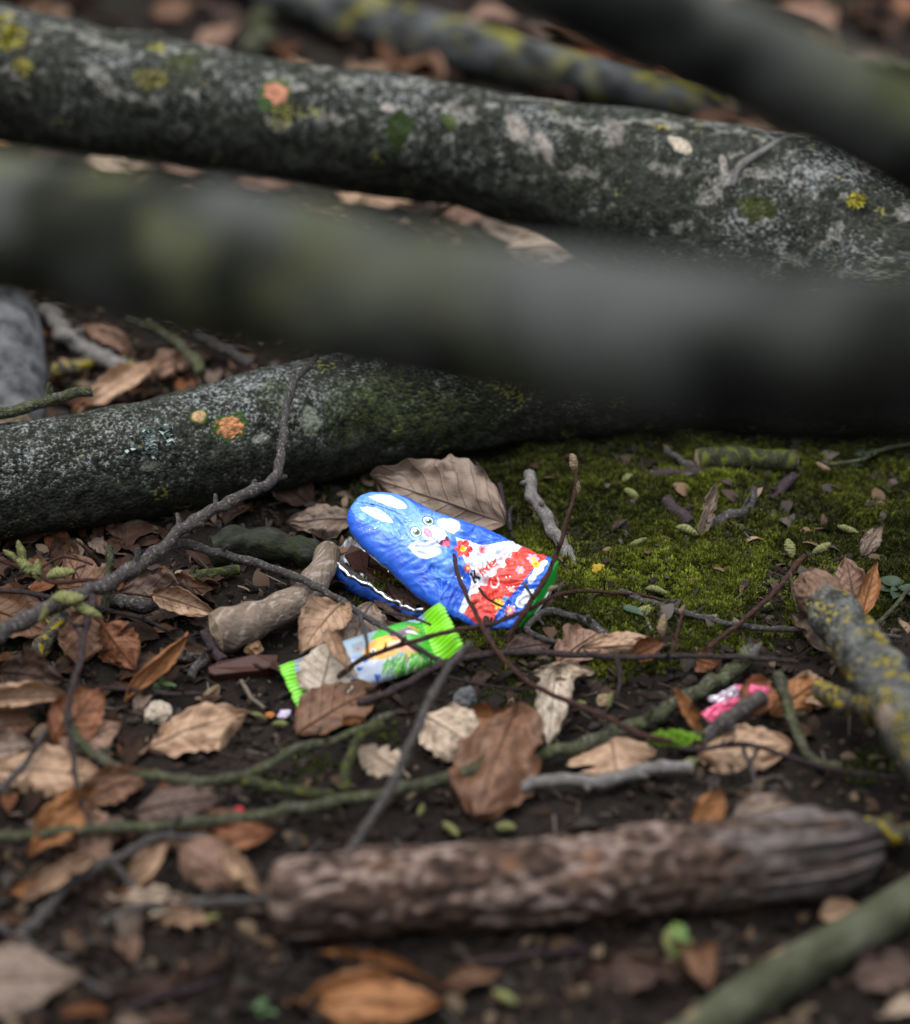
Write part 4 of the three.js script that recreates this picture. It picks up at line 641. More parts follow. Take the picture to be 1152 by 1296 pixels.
// catkin bits lying about, all alike
const ck = [[795, 606, 14, 40], [808, 685, 12, 8], [1000, 694, 14, 70], [1040, 694, 14, 20], [1073, 670, 14, -12], [818, 773, 15, -12], [902, 782, 15, -10], [831, 748, 14, 4], [971, 768, 10, 60], [964, 646, 9, 70], [570, 1050, 14, 35], [640, 1047, 13, 20], [533, 1024, 10, 75], [328, 906, 10, 15], [355, 916, 9, 0], [770, 890, 13, 80], [700, 918, 10, 10], [800, 625, 12, 15], [870, 672, 15, 5], [990, 860, 13, 60], [735, 890, 9, 30], [875, 965, 13, 25], [700, 1062, 9, 10], [848, 1190, 16, 60], [640, 1262, 14, 110], [265, 1162, 11, 10], [680, 655, 10, 80], [838, 700, 12, 30]];
ck.forEach(([x, y, L, a], i) => {
  const p = P(x, y, L * 0.2 / 1000 + (inMoss(P(x, y).x, P(x, y).z) > 0.4 ? 0.004 : 0.0015)), m = mesh('catkin', spindles[i % 3], catMat);
  m.position.copy(p); m.rotation.set(0.3 * i, rad(a * 1.4), 0.15 * Math.sin(i)); m.scale.setScalar(L * 0.85 / 1000);
  tag(m, 'short pale green catkin piece fallen on the soil or moss', 'catkin', 'fallen catkin pieces');
});
// ---------- wrappers ----------
const cv = (w, h) => { const c = document.createElement('canvas'); c.width = w; c.height = h; return c; };
const canvasTex = (c) => { const t = new THREE.CanvasTexture(c); t.colorSpace = THREE.SRGBColorSpace; t.anisotropy = 8; return t; };
const ell = (g, x, y, a, b, r, f) => { g.fillStyle = f; g.beginPath(); g.ellipse(x, y, a, b, rad(r), 0, 6.2832); g.fill(); };
const poly = (g, p, f) => { g.fillStyle = f; g.beginPath(); g.moveTo(p[0][0], p[0][1]); for (let i = 1; i <= p.length; i++) { const a = p[i % p.length], b = p[(i + 1) % p.length]; if (i === p.length) break; g.quadraticCurveTo(a[0], a[1], (a[0] + b[0]) / 2, (a[1] + b[1]) / 2); } g.closePath(); g.fill(); };
const pline = (g, p, f) => { g.fillStyle = f; g.beginPath(); p.forEach((q, i) => (i ? g.lineTo(q[0], q[1]) : g.moveTo(q[0], q[1]))); g.closePath(); g.fill(); };
const flower = (g, x, y, r, c, y2 = '#ffd23a') => { for (let i = 0; i < 6; i++) ell(g, x + r * Math.cos(i * 1.047), y + r * Math.sin(i * 1.047), r * 0.62, r * 0.5, i * 60, c); ell(g, x, y, r * 0.55, r * 0.5, 0, y2); };
{ // hollow foil figure, lying on its back and turned a little to the viewer
  const Z = (x, y) => [400 + x / 3.6, 600 + y / 3.6]; // art was measured in an enlargement
  const tilt = rad(24), n = V(0.02, Math.cos(tilt), Math.sin(tilt)).normalize(), O = P(575, 735, 0.019);
  const hit = (x, y) => planeHit(...Z(x, y), O, n).sub(O);
  const A = hit(985, 545).sub(hit(225, 190)); A.addScaledVector(n, -A.dot(n)).normalize(); const Bx = n.clone().cross(A).negate().negate();
  const loc = (x, y) => { const q = hit(x, y); return [q.dot(A), q.dot(Bx)]; };
  const outline = [[139, 215], [150, 165], [178, 122], [215, 97], [260, 87], [310, 88], [370, 95], [430, 112], [490, 145], [550, 178], [620, 203], [700, 232], [780, 258], [850, 285], [910, 315], [970, 345], [1040, 376], [1108, 402], [1092, 480], [1040, 580], [985, 650], [932, 700], [850, 712], [760, 710], [690, 690], [620, 655], [560, 625], [500, 585], [440, 540], [390, 495], [340, 450], [290, 405], [240, 365], [195, 320], [160, 275]].map(([x, y]) => loc(x, y));
  const a0 = Math.min(...outline.map((q) => q[0])) + 0.0004, a1 = Math.max(...outline.map((q) => q[0])) - 0.0004;
  const edges = (a) => { let lo = 9, hi = -9; outline.forEach((p, i) => { const q = outline[(i + 1) % outline.length]; if ((p[0] - a) * (q[0] - a) <= 0 && p[0] !== q[0]) { const b = lerp(p[1], q[1], (a - p[0]) / (q[0] - p[0])); lo = Math.min(lo, b); hi = Math.max(hi, b); } }); return [lo, hi]; };
  const crease = (a, b, k) => { const w = [nz(a * 40, b * 40, 1) * 6, nz(a * 40, b * 40, 5) * 6]; const c1 = 0.5 - Math.abs(nz(a * 95 + w[0], b * 60 + w[1], k)), c2 = 0.5 - Math.abs(nz(a * 210 + w[1], b * 180, k + 4)), c3 = 0.5 - Math.abs(nz(a * 420, b * 420 + w[0], k + 8)); return 0.0027 * c1 + 0.0013 * c2 + 0.0005 * c3; };
  const CW = 1400, CH = 1000, S = 8600, bMid = 0; // canvas pixels per metre
  const cx = (a) => (a - a0) * S + 20, cy = (b) => CH / 2 - (b - bMid) * S;
  const surf = (off) => (u, v) => {
    const ue = u < 0.25 ? 0.25 * Math.pow(u / 0.25, 2) : u, a = lerp(a0, a1, ue), [b0, b1] = edges(a); let t = v * 2 - 1;
    const sk = Math.max(0, Math.abs(t) - 0.93) / 0.07; t = clamp(t / 0.93, -1, 1);
    const b = lerp(b0, b1, t * 0.5 + 0.5), q = ue, wide = b1 - b0;
    const H = 0.0065 * Math.pow(clamp(q * 7.5), 0.6) * lerp(1, 0.42, sst(0.5, 1, q)), prof = Math.pow(1 - Math.pow(Math.abs(t), 3.6), 0.55);
    const face = 0.0028 * Math.exp(-Math.pow((q - 0.36) / 0.12, 2) - Math.pow(t / 0.5, 2)), groove = -0.002 * Math.exp(-Math.pow((q - 0.22) / 0.1, 2) - Math.pow((t - 0.02) / 0.08, 2)), arm = -0.003 * Math.exp(-Math.pow((t + 0.3 - (q - 0.6) * 1.2) / 0.1, 2)) * sst(0.45, 0.6, q) * sst(0.95, 0.75, q);
    let z = H * prof + face + groove + arm + crease(a, b, 2) * lerp(0.55, 1.25, sst(0.3, 0.6, q)) * (0.35 + 0.65 * (1 - t * t)) - sk * 0.005 + 0.002 * nz(a * 30, b * 20, 9) - 0.006 * sst(0.965, 1, q);
    const bb = b + Math.sign(t) * -sk * 0.0018 + (Math.abs(t) > 0.98 ? 0.0008 * nz(a * 260, 1, Math.sign(t)) : 0);
    return [O.clone().addScaledVector(A, a).addScaledVector(Bx, bb).addScaledVector(n, z + off), cx(a) / CW, 1 - cy(bb) / CH];
  };
  const c = cv(CW, CH), g = c.getContext('2d');
  const Ot = O.clone().addScaledVector(n, 0.0036), top = (x, y) => { const q = planeHit(...Z(x, y), Ot, n).sub(Ot); return [q.dot(A), q.dot(Bx)]; }; // the print lies on the raised face
  const p0 = top(0, 0), p1 = top(1000, 0), p2 = top(0, 1000), X = (q) => [cx(q[0]), cy(q[1])], [ox, oy] = X(p0), [ax, ay] = X(p1), [bx, by] = X(p2);
  g.setTransform((ax - ox) / 1000, (ay - oy) / 1000, (bx - ox) / 1000, (by - oy) / 1000, ox, oy);
  g.fillStyle = '#2766de'; g.fillRect(-400, -400, 2400, 2200);
  const blob = (x, y, r, col, al) => { const q = g.createRadialGradient(x, y, 0, x, y, r); q.addColorStop(0, col); q.addColorStop(1, col.slice(0, 7) + '00'); g.globalAlpha = al; g.fillStyle = q; g.fillRect(x - r, y - r, 2 * r, 2 * r); g.globalAlpha = 1; };
  for (let i = 0; i < 60; i++) blob(rr(120, 1000), rr(90, 680), rr(30, 90), rnd() < 0.5 ? '#4a8af0' : '#1c52c4', 0.6);
  // fur strokes
  for (let i = 0; i < 520; i++) { const x = rr(130, 980), y = rr(90, 680), a = rad(30 + rr(-18, 18)), l = rr(15, 55); g.strokeStyle = rnd() < 0.55 ? 'rgba(150,190,252,0.42)' : 'rgba(15,50,150,0.30)'; g.lineWidth = rr(1, 3.5); g.beginPath(); g.moveTo(x, y); g.quadraticCurveTo(x + l * 0.5 * Math.cos(a) + 5, y + l * 0.5 * Math.sin(a) - 5, x + l * Math.cos(a), y + l * Math.sin(a)); g.stroke(); }
  // ears
  ell(g, 322, 148, 150, 68, 22, '#5d98f2'); ell(g, 268, 212, 130, 54, 34, '#5d98f2');
  g.strokeStyle = '#123d9c'; g.lineWidth = 5; g.beginPath(); g.moveTo(205, 140); g.quadraticCurveTo(290, 165, 420, 225); g.stroke();
  poly(g, [[236, 112], [270, 100], [330, 105], [390, 135], [418, 168], [395, 184], [345, 174], [280, 150]], '#dfe8f8'); poly(g, [[198, 166], [225, 158], [275, 178], [330, 212], [352, 245], [325, 254], [270, 232], [222, 200]], '#e4ebf8');
  // head
  blob(480, 260, 150, '#86b2f6', 0.9); blob(450, 310, 130, '#9cc4fc', 0.9); blob(530, 300, 130, '#a8ccfc', 0.8);
  for (let i = 0; i < 90; i++) { const a = rr(0, 6.28), r = rr(40, 110), x = 480 + r * Math.cos(a) * 1.1, y = 265 + r * Math.sin(a) * 0.8; g.strokeStyle = rnd() < 0.6 ? 'rgba(190,215,255,0.45)' : 'rgba(20,60,170,0.5)'; g.lineWidth = rr(1.5, 3.5); g.beginPath(); g.moveTo(x, y); g.lineTo(x + 16 * Math.cos(a), y + 14 * Math.sin(a)); g.stroke(); }
  poly(g, [[545, 235], [580, 218], [625, 222], [648, 250], [645, 285], [610, 312], [575, 290], [545, 268]], '#e6edf8'); poly(g, [[410, 372], [440, 345], [480, 350], [530, 368], [565, 392], [540, 412], [490, 428], [440, 412]], '#e8eef9');
  ell(g, 530, 318, 62, 46, 30, '#e9eff9'); for (let i = 0; i < 70; i++) { const L = i % 2, x = L ? rr(560, 640) : rr(425, 555), y = L ? rr(228, 305) : rr(352, 420); g.strokeStyle = i % 3 ? 'rgba(150,180,235,0.45)' : 'rgba(255,255,255,0.6)'; g.lineWidth = 3; g.beginPath(); g.moveTo(x, y); g.lineTo(x + (L ? 14 : -12), y + rr(-8, 8)); g.stroke(); } blob(600, 268, 60, '#b9cdf0', 0.4); blob(470, 385, 60, '#b9cdf0', 0.4);
  for (const [x, y] of [[503, 244], [446, 307]]) { ell(g, x, y, 29, 26, 50, '#123a94'); ell(g, x, y, 25, 22, 50, '#eef3f4'); ell(g, x + 3, y + 2, 17, 17, 0, '#5d9d7e'); ell(g, x + 4, y + 3, 10, 11, 0, '#10201c'); ell(g, x - 1, y - 5, 5, 5, 0, '#fff'); }
  ell(g, 499, 310, 25, 17, 55, '#ee8fa8'); ell(g, 494, 303, 8, 6, 55, '#f9c6d2');
  g.strokeStyle = '#3a4f9a'; g.lineWidth = 3; g.beginPath(); g.moveTo(512, 325); g.quadraticCurveTo(540, 350, 545, 352); g.stroke();
  poly(g, [[545, 352], [575, 338], [582, 312], [598, 345], [596, 370], [570, 376]], '#7a1f3c'); ell(g, 579, 357, 20, 14, -35, '#e85a7e'); 
  // chest, arms
  blob(560, 420, 90, '#7fb0f5', 0.6); blob(600, 460, 70, '#8dbaf6', 0.6);
  g.strokeStyle = '#12409f'; g.lineWidth = 6; g.beginPath(); g.moveTo(640, 480); g.quadraticCurveTo(560, 520, 470, 500); g.stroke(); g.beginPath(); g.moveTo(650, 560); g.quadraticCurveTo(600, 590, 545, 590); g.stroke();
  poly(g, [[622, 318], [690, 345], [760, 352], [830, 325], [895, 300], [935, 330], [912, 375], [860, 440], [800, 520], [740, 575], [690, 625], [650, 660], [626, 640], [672, 570], [690, 510], [668, 455], [640, 390]], '#dde4f0');
  for (const [x, y] of [[645, 440], [652, 468], [690, 470]]) ell(g, x, y, 8, 6, 20, '#3767c8');
  // red skirt with a scalloped hem
  pline(g, [[925, 332], [985, 355], [1035, 376], [1010, 420], [960, 455], [935, 490], [895, 530], [860, 575], [820, 612], [790, 655], [762, 705], [700, 690], [648, 655], [690, 590], [735, 540], [775, 500], [835, 450], [880, 392]], '#e23a2c');
  for (const [x, y] of [[700, 590], [742, 545], [782, 512], [822, 470], [860, 420], [890, 388]]) ell(g, x, y, 22, 20, 0, '#e23a2c');
  g.strokeStyle = '#f3e9ea'; g.lineWidth = 9; g.beginPath(); g.arc(790, 512, 17, -1, 3.4); g.stroke(); for (let i = 0; i < 40; i++) blob(rr(700, 980), rr(380, 660), rr(14, 30), rnd() < 0.5 ? '#f25a44' : '#c42a20', 0.35);
  g.strokeStyle = '#dfe6f2'; g.lineWidth = 20; g.beginPath(); g.moveTo(668, 575); g.lineTo(634, 648); g.stroke();
  // sky and meadow band
  pline(g, [[1035, 374], [1075, 388], [1045, 470], [985, 575], [900, 712], [755, 712], [800, 640], [850, 590], [900, 540], [950, 480], [1000, 430]], '#2a63d0');
  for (const [x, y, a, b, r] of [[985, 460, 34, 18, -45], [930, 575, 40, 24, -50], [900, 600, 30, 20, -50], [1010, 425, 26, 14, -40], [955, 500, 26, 14, -50], [850, 640, 30, 13, -40]]) ell(g, x, y, a, b, r, '#e8eef2');
  pline(g, [[1078, 388], [1125, 400], [1110, 440], [1060, 520], [1000, 610], [940, 720], [850, 720], [905, 650], [965, 575], [1025, 490]], '#1fa53a'); pline(g, [[1045, 500], [1095, 470], [1085, 520], [1010, 640], [950, 690], [930, 665], [990, 590]], '#e3e7e6'); ell(g, 990, 545, 34, 12, -55, '#24a846');
  flower(g, 655, 375, 26, '#e23b33'); flower(g, 741, 372, 14, '#f09aa6', '#e0507a'); flower(g, 671, 460, 11, '#e86a6a'); flower(g, 965, 403, 18, '#f3a6c4'); flower(g, 975, 430, 13, '#f6cf2e', '#f08a1c'); flower(g, 800, 612, 17, '#f2b51e'); flower(g, 850, 640, 15, '#ea86a8', '#f7d23c'); flower(g, 862, 545, 12, '#f0b8c8'); flower(g, 905, 462, 13, '#e8a0c0'); ell(g, 1040, 430, 16, 10, 20, '#4aa6d8'); ell(g, 830, 590, 14, 9, -20, '#5aa8dc');
  // the lettering
  g.save(); g.translate(706, 512); g.rotate(rad(-36)); g.fillStyle = '#15161c'; g.font = 'bold 58px sans-serif'; g.fillText('K', -8, 0); const kw = 34; g.fillStyle = '#d8331c'; g.font = 'bold 50px sans-serif'; let x = kw; for (const ch of 'inder') { g.fillText(ch, x, 0); x += ch === 'i' ? 12.5 : ch === 'r' ? 15 : 23; } g.restore();
  const printMat = new THREE.MeshPhysicalMaterial({ map: canvasTex(c), roughness: 0.40, metalness: 0.12, clearcoat: 0.35, clearcoatRoughness: 0.28, side: THREE.DoubleSide });
  const silver = new THREE.MeshStandardMaterial({ color: new THREE.Color().setRGB(0.72, 0.73, 0.75), metalness: 0.95, roughness: 0.3, side: THREE.DoubleSide });
  const blueOut = new THREE.MeshPhysicalMaterial({ color: new THREE.Color().setRGB(0.018, 0.085, 0.42), roughness: 0.4, metalness: 0.12, clearcoat: 0.35, clearcoatRoughness: 0.3, side: THREE.DoubleSide });
  const t = thing('foil_wrapper', 'crumpled blue foil wrapper printed with a smiling rabbit above a red skirt', 'wrapper', O);
  const f = part('front_shell', gridGeo(190, 110, surf(0)), printMat, t); f.userData.label = 'blue printed front shell with rabbit face and lettering';
  part('inner_lining', gridGeo(80, 50, surf(-0.0005)), silver, t);
  // back shell: a shallow trough peeping out on the near left side
  const rim = [[40, 338], [62, 385], [128, 452], [200, 500], [262, 530], [330, 575], [400, 612], [500, 640]].map(([x, y], i) => P(...Z(x, y), 0.014 - 0.001 * i)), rc = new THREE.CatmullRomCurve3(rim);
  const inr = [[150, 260], [230, 330], [330, 400], [420, 470], [500, 540], [580, 600]].map(([x, y]) => P(...Z(x, y), 0.006)), ic = new THREE.CatmullRomCurve3(inr);
  const trough = (off, v1) => (u, v) => { const r = rc.getPoint(u), i = ic.getPoint(u), q = v * v1, p = r.clone().lerp(i, q), y0 = hS(p.x, p.z) + 0.002; p.y = lerp(r.y, y0, Math.pow(clamp(q * 2.2), 0.6)) + off + 0.5 * crease(p.x, p.z, 3) * (0.4 + q) + 0.003 * nz(u * 9, 3, 1) * (1 - q); return [p, u * 3, v]; };
  const lining = part('back_lining', gridGeo(70, 20, trough(0, 1)), silver, t); lining.userData.label = 'torn back shell showing its silver inside';
  { const ep = []; for (let i = 0; i <= 26; i++) { const r = rc.getPoint(i / 26); r.y += 0.003 * nz(i / 26 * 9, 3, 1) + 0.0012 + 0.0016 * nz(i * 0.9, 2, 2); r.x += 0.002 * nz(i * 0.8, 7, 2); ep.push(r); } part('foil_edge', sweep(centreLine(ep, ep.map((_, i) => 0.0009 + 0.0014 * Math.abs(nz(i * 0.7, 5, 1))), 0.0012), { rs: 8, bump: 0.5, freq: 300 }), silver, t); }
  part('back_shell', gridGeo(70, 14, (u, v) => { const r = rc.getPoint(u), d = r.clone().sub(ic.getPoint(u)).setY(0).normalize(), y0 = hS(r.x, r.z); const p = r.clone().addScaledVector(d, 0.0025 * Math.sin(v * 2.4) + 0.0006 - 0.006 * v * v); p.y = lerp(r.y + 0.003 * nz(u * 9, 3, 1) + 0.0006 + 0.5 * crease(r.x, r.z, 3) * 0.4, y0 - 0.001, v) + 0.0; return [p.addScaledVector(d, crease(r.x + v * 0.02, r.z, 6) * 0.5), u, v]; }), blueOut, t);
  // silver crimp at the foot end
  part('foot_crimp', gridGeo(40, 10, (u, v) => { const [x, y] = [lerp(1100, 938, u), lerp(428, 694, u)], q = hit(x + v * 22 * (0.4 + u), y + v * 34 * (0.3 + u)); return [q.add(O).addScaledVector(n, -0.003 - 0.006 * v + 0.0015 * Math.sin(u * 40) * v + 0.5 * crease(u, v * 0.3, 2)), u, v]; }), silver, t);
}
const chocMat = (() => { const w = 256; return new THREE.MeshPhysicalMaterial({ map: dataTex(w, w, (i, j) => { const s = nz(i * 0.13, j * 0.13, 3) + 0.4 * nz(i * 0.3, j * 0.05, 8), d = sst(0.5, 0.62, nz(i * 0.21, j * 0.21, 19)); return mix3([0.050 + 0.012 * s, 0.017 + 0.005 * s, 0.011 + 0.003 * s], [0.2, 0.13, 0.1], d * 0.6); }), roughness: 0.5, specularIntensity: 0.5 }); })();
function chocolate(label, corners, h, thick, tilt, arc, o = {}) { // a shard of moulded shell, corners in pixels
  const n = V(0, Math.cos(rad(tilt)), Math.sin(rad(tilt))), c = corners.reduce((a, [x, y]) => [a[0] + x / corners.length, a[1] + y / corners.length], [0, 0]), O = P(c[0], c[1], h), ux = V(1, 0, 0), uz = ux.clone().cross(n);
  const s = new THREE.Shape(corners.map(([x, y]) => { const q = planeHit(x, y, O, n).sub(O); return new THREE.Vector2(q.dot(ux), -q.dot(uz) * -1); }));
  const g = new THREE.ExtrudeGeometry(s, { depth: thick, bevelEnabled: true, bevelThickness: 0.0006, bevelSize: 0.0006, bevelSegments: 2, steps: 2, curveSegments: 6 }); const p = g.attributes.position, uv = g.attributes.uv;
  for (let i = 0; i < p.count; i++) { const x = p.getX(i), y = p.getY(i); p.setZ(i, p.getZ(i) - thick - arc * (x * x * 30 + y * y * 60) + 0.0008 * nz(x * 150, y * 150, 2)); uv.setXY(i, x * 30, y * 30 + p.getZ(i) * 40); }
  g.applyMatrix4(new THREE.Matrix4().makeBasis(ux, uz, n).setPosition(O)); g.computeVertexNormals();
  const t = thing('chocolate_piece', label, 'chocolate', O); part('shell', g, chocMat, t); return t;
}
const Z5 = (x, y) => [x / 2.743, 680 + y / 2.743], ZW = (x, y) => [400 + x / 3.6, 600 + y / 3.6];
chocolate('dark brown chocolate shard lying alone on the soil', [[725, 446], [760, 430], [880, 405], [962, 396], [958, 440], [930, 452], [830, 466], [745, 470], [728, 462]].map((q) => Z5(...q)), 0.008, 0.004, 14, 0.25);
chocolate('curved chocolate piece in the left of the open foil shell', [[135, 365], [160, 312], [205, 340], [240, 372], [230, 440], [175, 425]].map((q) => ZW(...q)), 0.010, 0.003, 34, 0.9);
chocolate('darker chocolate piece under the edge of the blue foil', [[225, 375], [300, 420], [385, 490], [400, 530], [330, 500], [235, 440]].map((q) => ZW(...q)), 0.008, 0.003, 24, 0.9);
chocolate('broken chocolate piece between the foil and the torn leaf', [[245, 530], [330, 560], [420, 620], [410, 660], [330, 670], [300, 600]].map((q) => ZW(...q)), 0.006, 0.003, 30, 0.5);
{ // little flow-pack sweet wrapper with toothed ends
  const Z = (x, y) => [340 + x / 4.43, 760 + y / 4.43], tilt = rad(16), n = V(0, Math.cos(tilt), Math.sin(tilt)), O = P(...Z(560, 330), 0.010), hit = (x, y) => planeHit(...Z(x, y), O, n).sub(O);
  const L0 = hit(120, 478), L1 = hit(1023, 183), A = L1.clone().sub(L0).normalize(), B = n.clone().cross(A), len = L1.distanceTo(L0), mid = L0.clone();
  const e0 = 0.145 * len, e1 = 0.855 * len, Wd = hit(650, 175).sub(hit(760, 400)).dot(B) / 2 + 0.0012, S = 17000, CW = 1560, CH = 720;
  const pack = (u, v) => {
    const a = u * len, ph = v * Math.PI * 2, k = sst(0, 0.010, a - e0) * sst(0, 0.010, e1 - a), co = Math.cos(ph), si = Math.sin(ph);
    const w = Wd * lerp(1.03, 1, k), th = lerp(0.0004, 0.0065 * (1 + 0.12 * nz(a * 90, si, 2)), Math.pow(k, 0.7)), sg = Math.sign(si) * Math.pow(Math.abs(si), 0.75);
    let b = co * w; const end = u > 0.5 ? len - a : a, rip = (1 - k) * 0.0004 * Math.sin(b * 2600), tooth = end < 1e-6 ? 0.0014 * (1 - 2 * Math.abs(((b + 1) / 0.0019) % 1 - 0.5)) : 0, fold = (1 - k) * (u > 0.5 ? 0.012 * sst(e1, len, a) * 0.6 : -0.002) + 0.0014 * (1 - k) * nz(a * 120, b * 120, 3);
    const wr = 0.0006 * k * (0.5 - Math.abs(nz(a * 160, ph * 1.3, 5))) + 0.0005 * nz(a * 300, ph * 3, 7) * Math.exp(-Math.pow(Math.min(Math.abs(a - e0), Math.abs(a - e1)) / 0.007, 2));
    return [O.clone().add(mid).addScaledVector(A, a + (u > 0.5 ? tooth : -tooth)).addScaledVector(B, b).addScaledVector(n, th * sg + rip + fold + wr * (si > 0 ? 1 : 0)), (a * S + 20) / CW, 0.5 + b * S / CH];
  };
  const c = cv(CW, CH), g = c.getContext('2d'), Ot = O.clone().addScaledVector(n, 0.005), X = (x, y) => { const q = planeHit(...Z(x, y), Ot, n).sub(Ot).sub(mid); return [q.dot(A) * S + 20, CH / 2 - q.dot(B) * S]; }, [ox, oy] = X(0, 0), [ax, ay] = X(1000, 0), [bx, by] = X(0, 1000);
  g.setTransform((ax - ox) / 1000, (ay - oy) / 1000, (bx - ox) / 1000, (by - oy) / 1000, ox, oy);
  g.fillStyle = '#7ed321'; g.fillRect(-600, -600, 2600, 2400);
  pline(g, [[140, 640], [140, 200], [640, 100], [870, 60], [925, 400], [560, 560]], '#93a9b8'); pline(g, [[560, 240], [640, 120], [860, 90], [905, 200], [935, 330], [900, 400], [780, 420], [700, 380], [800, 250]], '#3fae2a');
  pline(g, [[420, 600], [470, 380], [600, 330], [760, 360], [900, 420], [640, 520]], '#c3cfe2');
  ell(g, 640, 285, 125, 62, -20, '#f0a022'); ell(g, 650, 275, 70, 40, -22, '#f6b83a'); ell(g, 700, 275, 50, 28, -10, '#f4d0a0'); ell(g, 760, 290, 36, 22, 0, '#f29a5c'); ell(g, 730, 265, 34, 18, 0, '#f8e2c6'); ell(g, 578, 306, 14, 11, 0, '#fff'); ell(g, 576, 307, 7, 8, 0, '#1b2740');
  ell(g, 740, 200, 75, 18, -12, '#6a2f62'); ell(g, 800, 190, 40, 12, -6, '#e9dfe8'); ell(g, 760, 180, 48, 9, -12, '#8d4a86'); ell(g, 830, 232, 22, 14, -15, '#d96ac2'); ell(g, 805, 150, 36, 12, -8, '#f2a83c'); ell(g, 700, 235, 22, 12, -10, '#e08a3a'); ell(g, 755, 340, 20, 14, 0, '#e86aa6'); ell(g, 770, 322, 13, 9, 0, '#f6c63c'); ell(g, 615, 238, 25, 13, -10, '#f5b82e'); ell(g, 800, 300, 22, 16, 30, '#f3b183');
  for (let i = 0; i < 130; i++) { const x = rr(620, 920), y = 400 - (x - 620) * 0.12 + rr(-12, 30), l = rr(25, 80); g.strokeStyle = ['#2f9a20', '#55bf2c', '#7fd03a', '#1f7d1a', '#dfeadf'][i % 5]; g.lineWidth = rr(3, 7); g.beginPath(); g.moveTo(x, y); g.quadraticCurveTo(x + 8, y - l * 0.6, x + rr(10, 45), y - l); g.stroke(); }
  for (const [x, y] of [[530, 362], [498, 405], [594, 432], [700, 425], [468, 350], [560, 470]]) { ell(g, x - 5, y, 13, 10, 30, '#2f63b8'); ell(g, x + 9, y - 4, 11, 7, -30, '#3f7ad0'); }
  ell(g, 493, 293, 14, 11, 0, '#d8452c'); ell(g, 465, 412, 8, 10, 0, '#20242e'); pline(g, [[455, 265], [520, 240], [530, 300], [470, 320]], 'rgba(120,125,135,0.6)');
  for (let i = 0; i < 30; i++) { g.strokeStyle = 'rgba(40,150,30,0.8)'; g.lineWidth = 5; const x = rr(620, 880), y = 130 + rr(-10, 90); g.beginPath(); g.moveTo(x, y); g.lineTo(x + rr(-15, 15), y - rr(15, 40)); g.stroke(); }
  pline(g, [[858, 110], [985, 40], [1100, 300], [930, 345]], '#84dc1c'); pline(g, [[60, 360], [100, 620], [260, 545], [150, 380]], '#7ad21e');
  const t = thing('sweet_wrapper', 'small shiny green sweet wrapper with toothed ends under fallen leaves', 'wrapper', O);
  part('printed_film', gridGeo(150, 220, pack), new THREE.MeshPhysicalMaterial({ map: canvasTex(c), roughness: 0.32, clearcoat: 0.5, clearcoatRoughness: 0.2, side: THREE.DoubleSide }), t);
}
{ // scrap of pink foil
  const O = P(922, 898, 0.012), t = thing('foil_scrap', 'crumpled scrap of pink and silver foil under a grey stick', 'wrapper', O), pk = new THREE.MeshPhysicalMaterial({ color: new THREE.Color().setRGB(0.80, 0.13, 0.27), roughness: 0.4, clearcoat: 0.3, clearcoatRoughness: 0.3, side: THREE.DoubleSide }), sv = new THREE.MeshStandardMaterial({ color: new THREE.Color().setRGB(0.70, 0.62, 0.70), metalness: 0.6, roughness: 0.35, side: THREE.DoubleSide });
  const n = V(0, Math.cos(0.5), Math.sin(0.5)), patch = (c, sc) => (u, v) => { const x = lerp(lerp(c[0][0], c[1][0], u), lerp(c[3][0], c[2][0], u), v), y = lerp(lerp(c[0][1], c[1][1], u), lerp(c[3][1], c[2][1], u), v), q = planeHit(x + 4 * nz(u * 4, v * 4, sc), y + 4 * nz(u * 4, v * 4, sc + 3), O, n); q.addScaledVector(n, 0.004 * (0.5 - Math.abs(nz(u * 3.3, v * 3, sc))) + 0.002 * (0.5 - Math.abs(nz(u * 9, v * 8, sc))) + 0.003 * Math.sin(u * 3) * Math.sin(v * 3)); return [q, u, v]; };
  part('pink_face', gridGeo(30, 24, patch([[886, 905], [928, 882], [946, 892], [900, 918]], 1)), pk, t); part('silver_fold', gridGeo(24, 18, patch([[896, 886], [936, 868], [950, 878], [912, 894]], 4)), sv, t); part('pink_fold', gridGeo(24, 18, patch([[930, 868], [968, 868], [975, 882], [940, 888]], 7)), pk, t);
}
// small single things
function lump(name, label, cat, px, py, h, s, mat, seed) {
  const g = new THREE.IcosahedronGeometry(1, 4), p = g.attributes.position; for (let i = 0; i < p.count; i++) { const v = V().fromBufferAttribute(p, i), k = 0.85 + 0.35 * nz(v.x * 1.6 + seed, v.y * 1.6, v.z * 1.6) + 0.22 * (0.5 - Math.abs(nz(v.x * 4, v.y * 4 + seed, v.z * 4))); v.multiplyScalar(k); p.setXYZ(i, v.x * s[0] / 1000, v.y * s[1] / 1000, v.z * s[2] / 1000); }
  g.computeVertexNormals(); const m = mesh(name, g, mat); m.position.copy(P(px, py, h / 1000)); m.rotation.y = seed; return tag(m, label, cat);
}
const flat = (r, g, b, ro = 0.8) => new THREE.MeshPhysicalMaterial({ specularIntensity: 0.3, color: new THREE.Color().setRGB(r, g, b), roughness: ro });
lump('wood_chip', 'whitish chip of fresh wood on the moss beside the tan leaf', 'wood chip', 199, 902, 5, [8, 5, 7], woodEnd, 1.3).material = twigTex(61, [0.50, 0.42, 0.32], [0.72, 0.66, 0.56], [0.33, 0.24, 0.16], 0.5, 0.8);
lump('petal', 'tiny pale lilac petal below the chocolate shard', 'petal', 360, 904, 3, [2.4, 2, 3.6], flat(0.62, 0.52, 0.68, 0.5), 2.2);
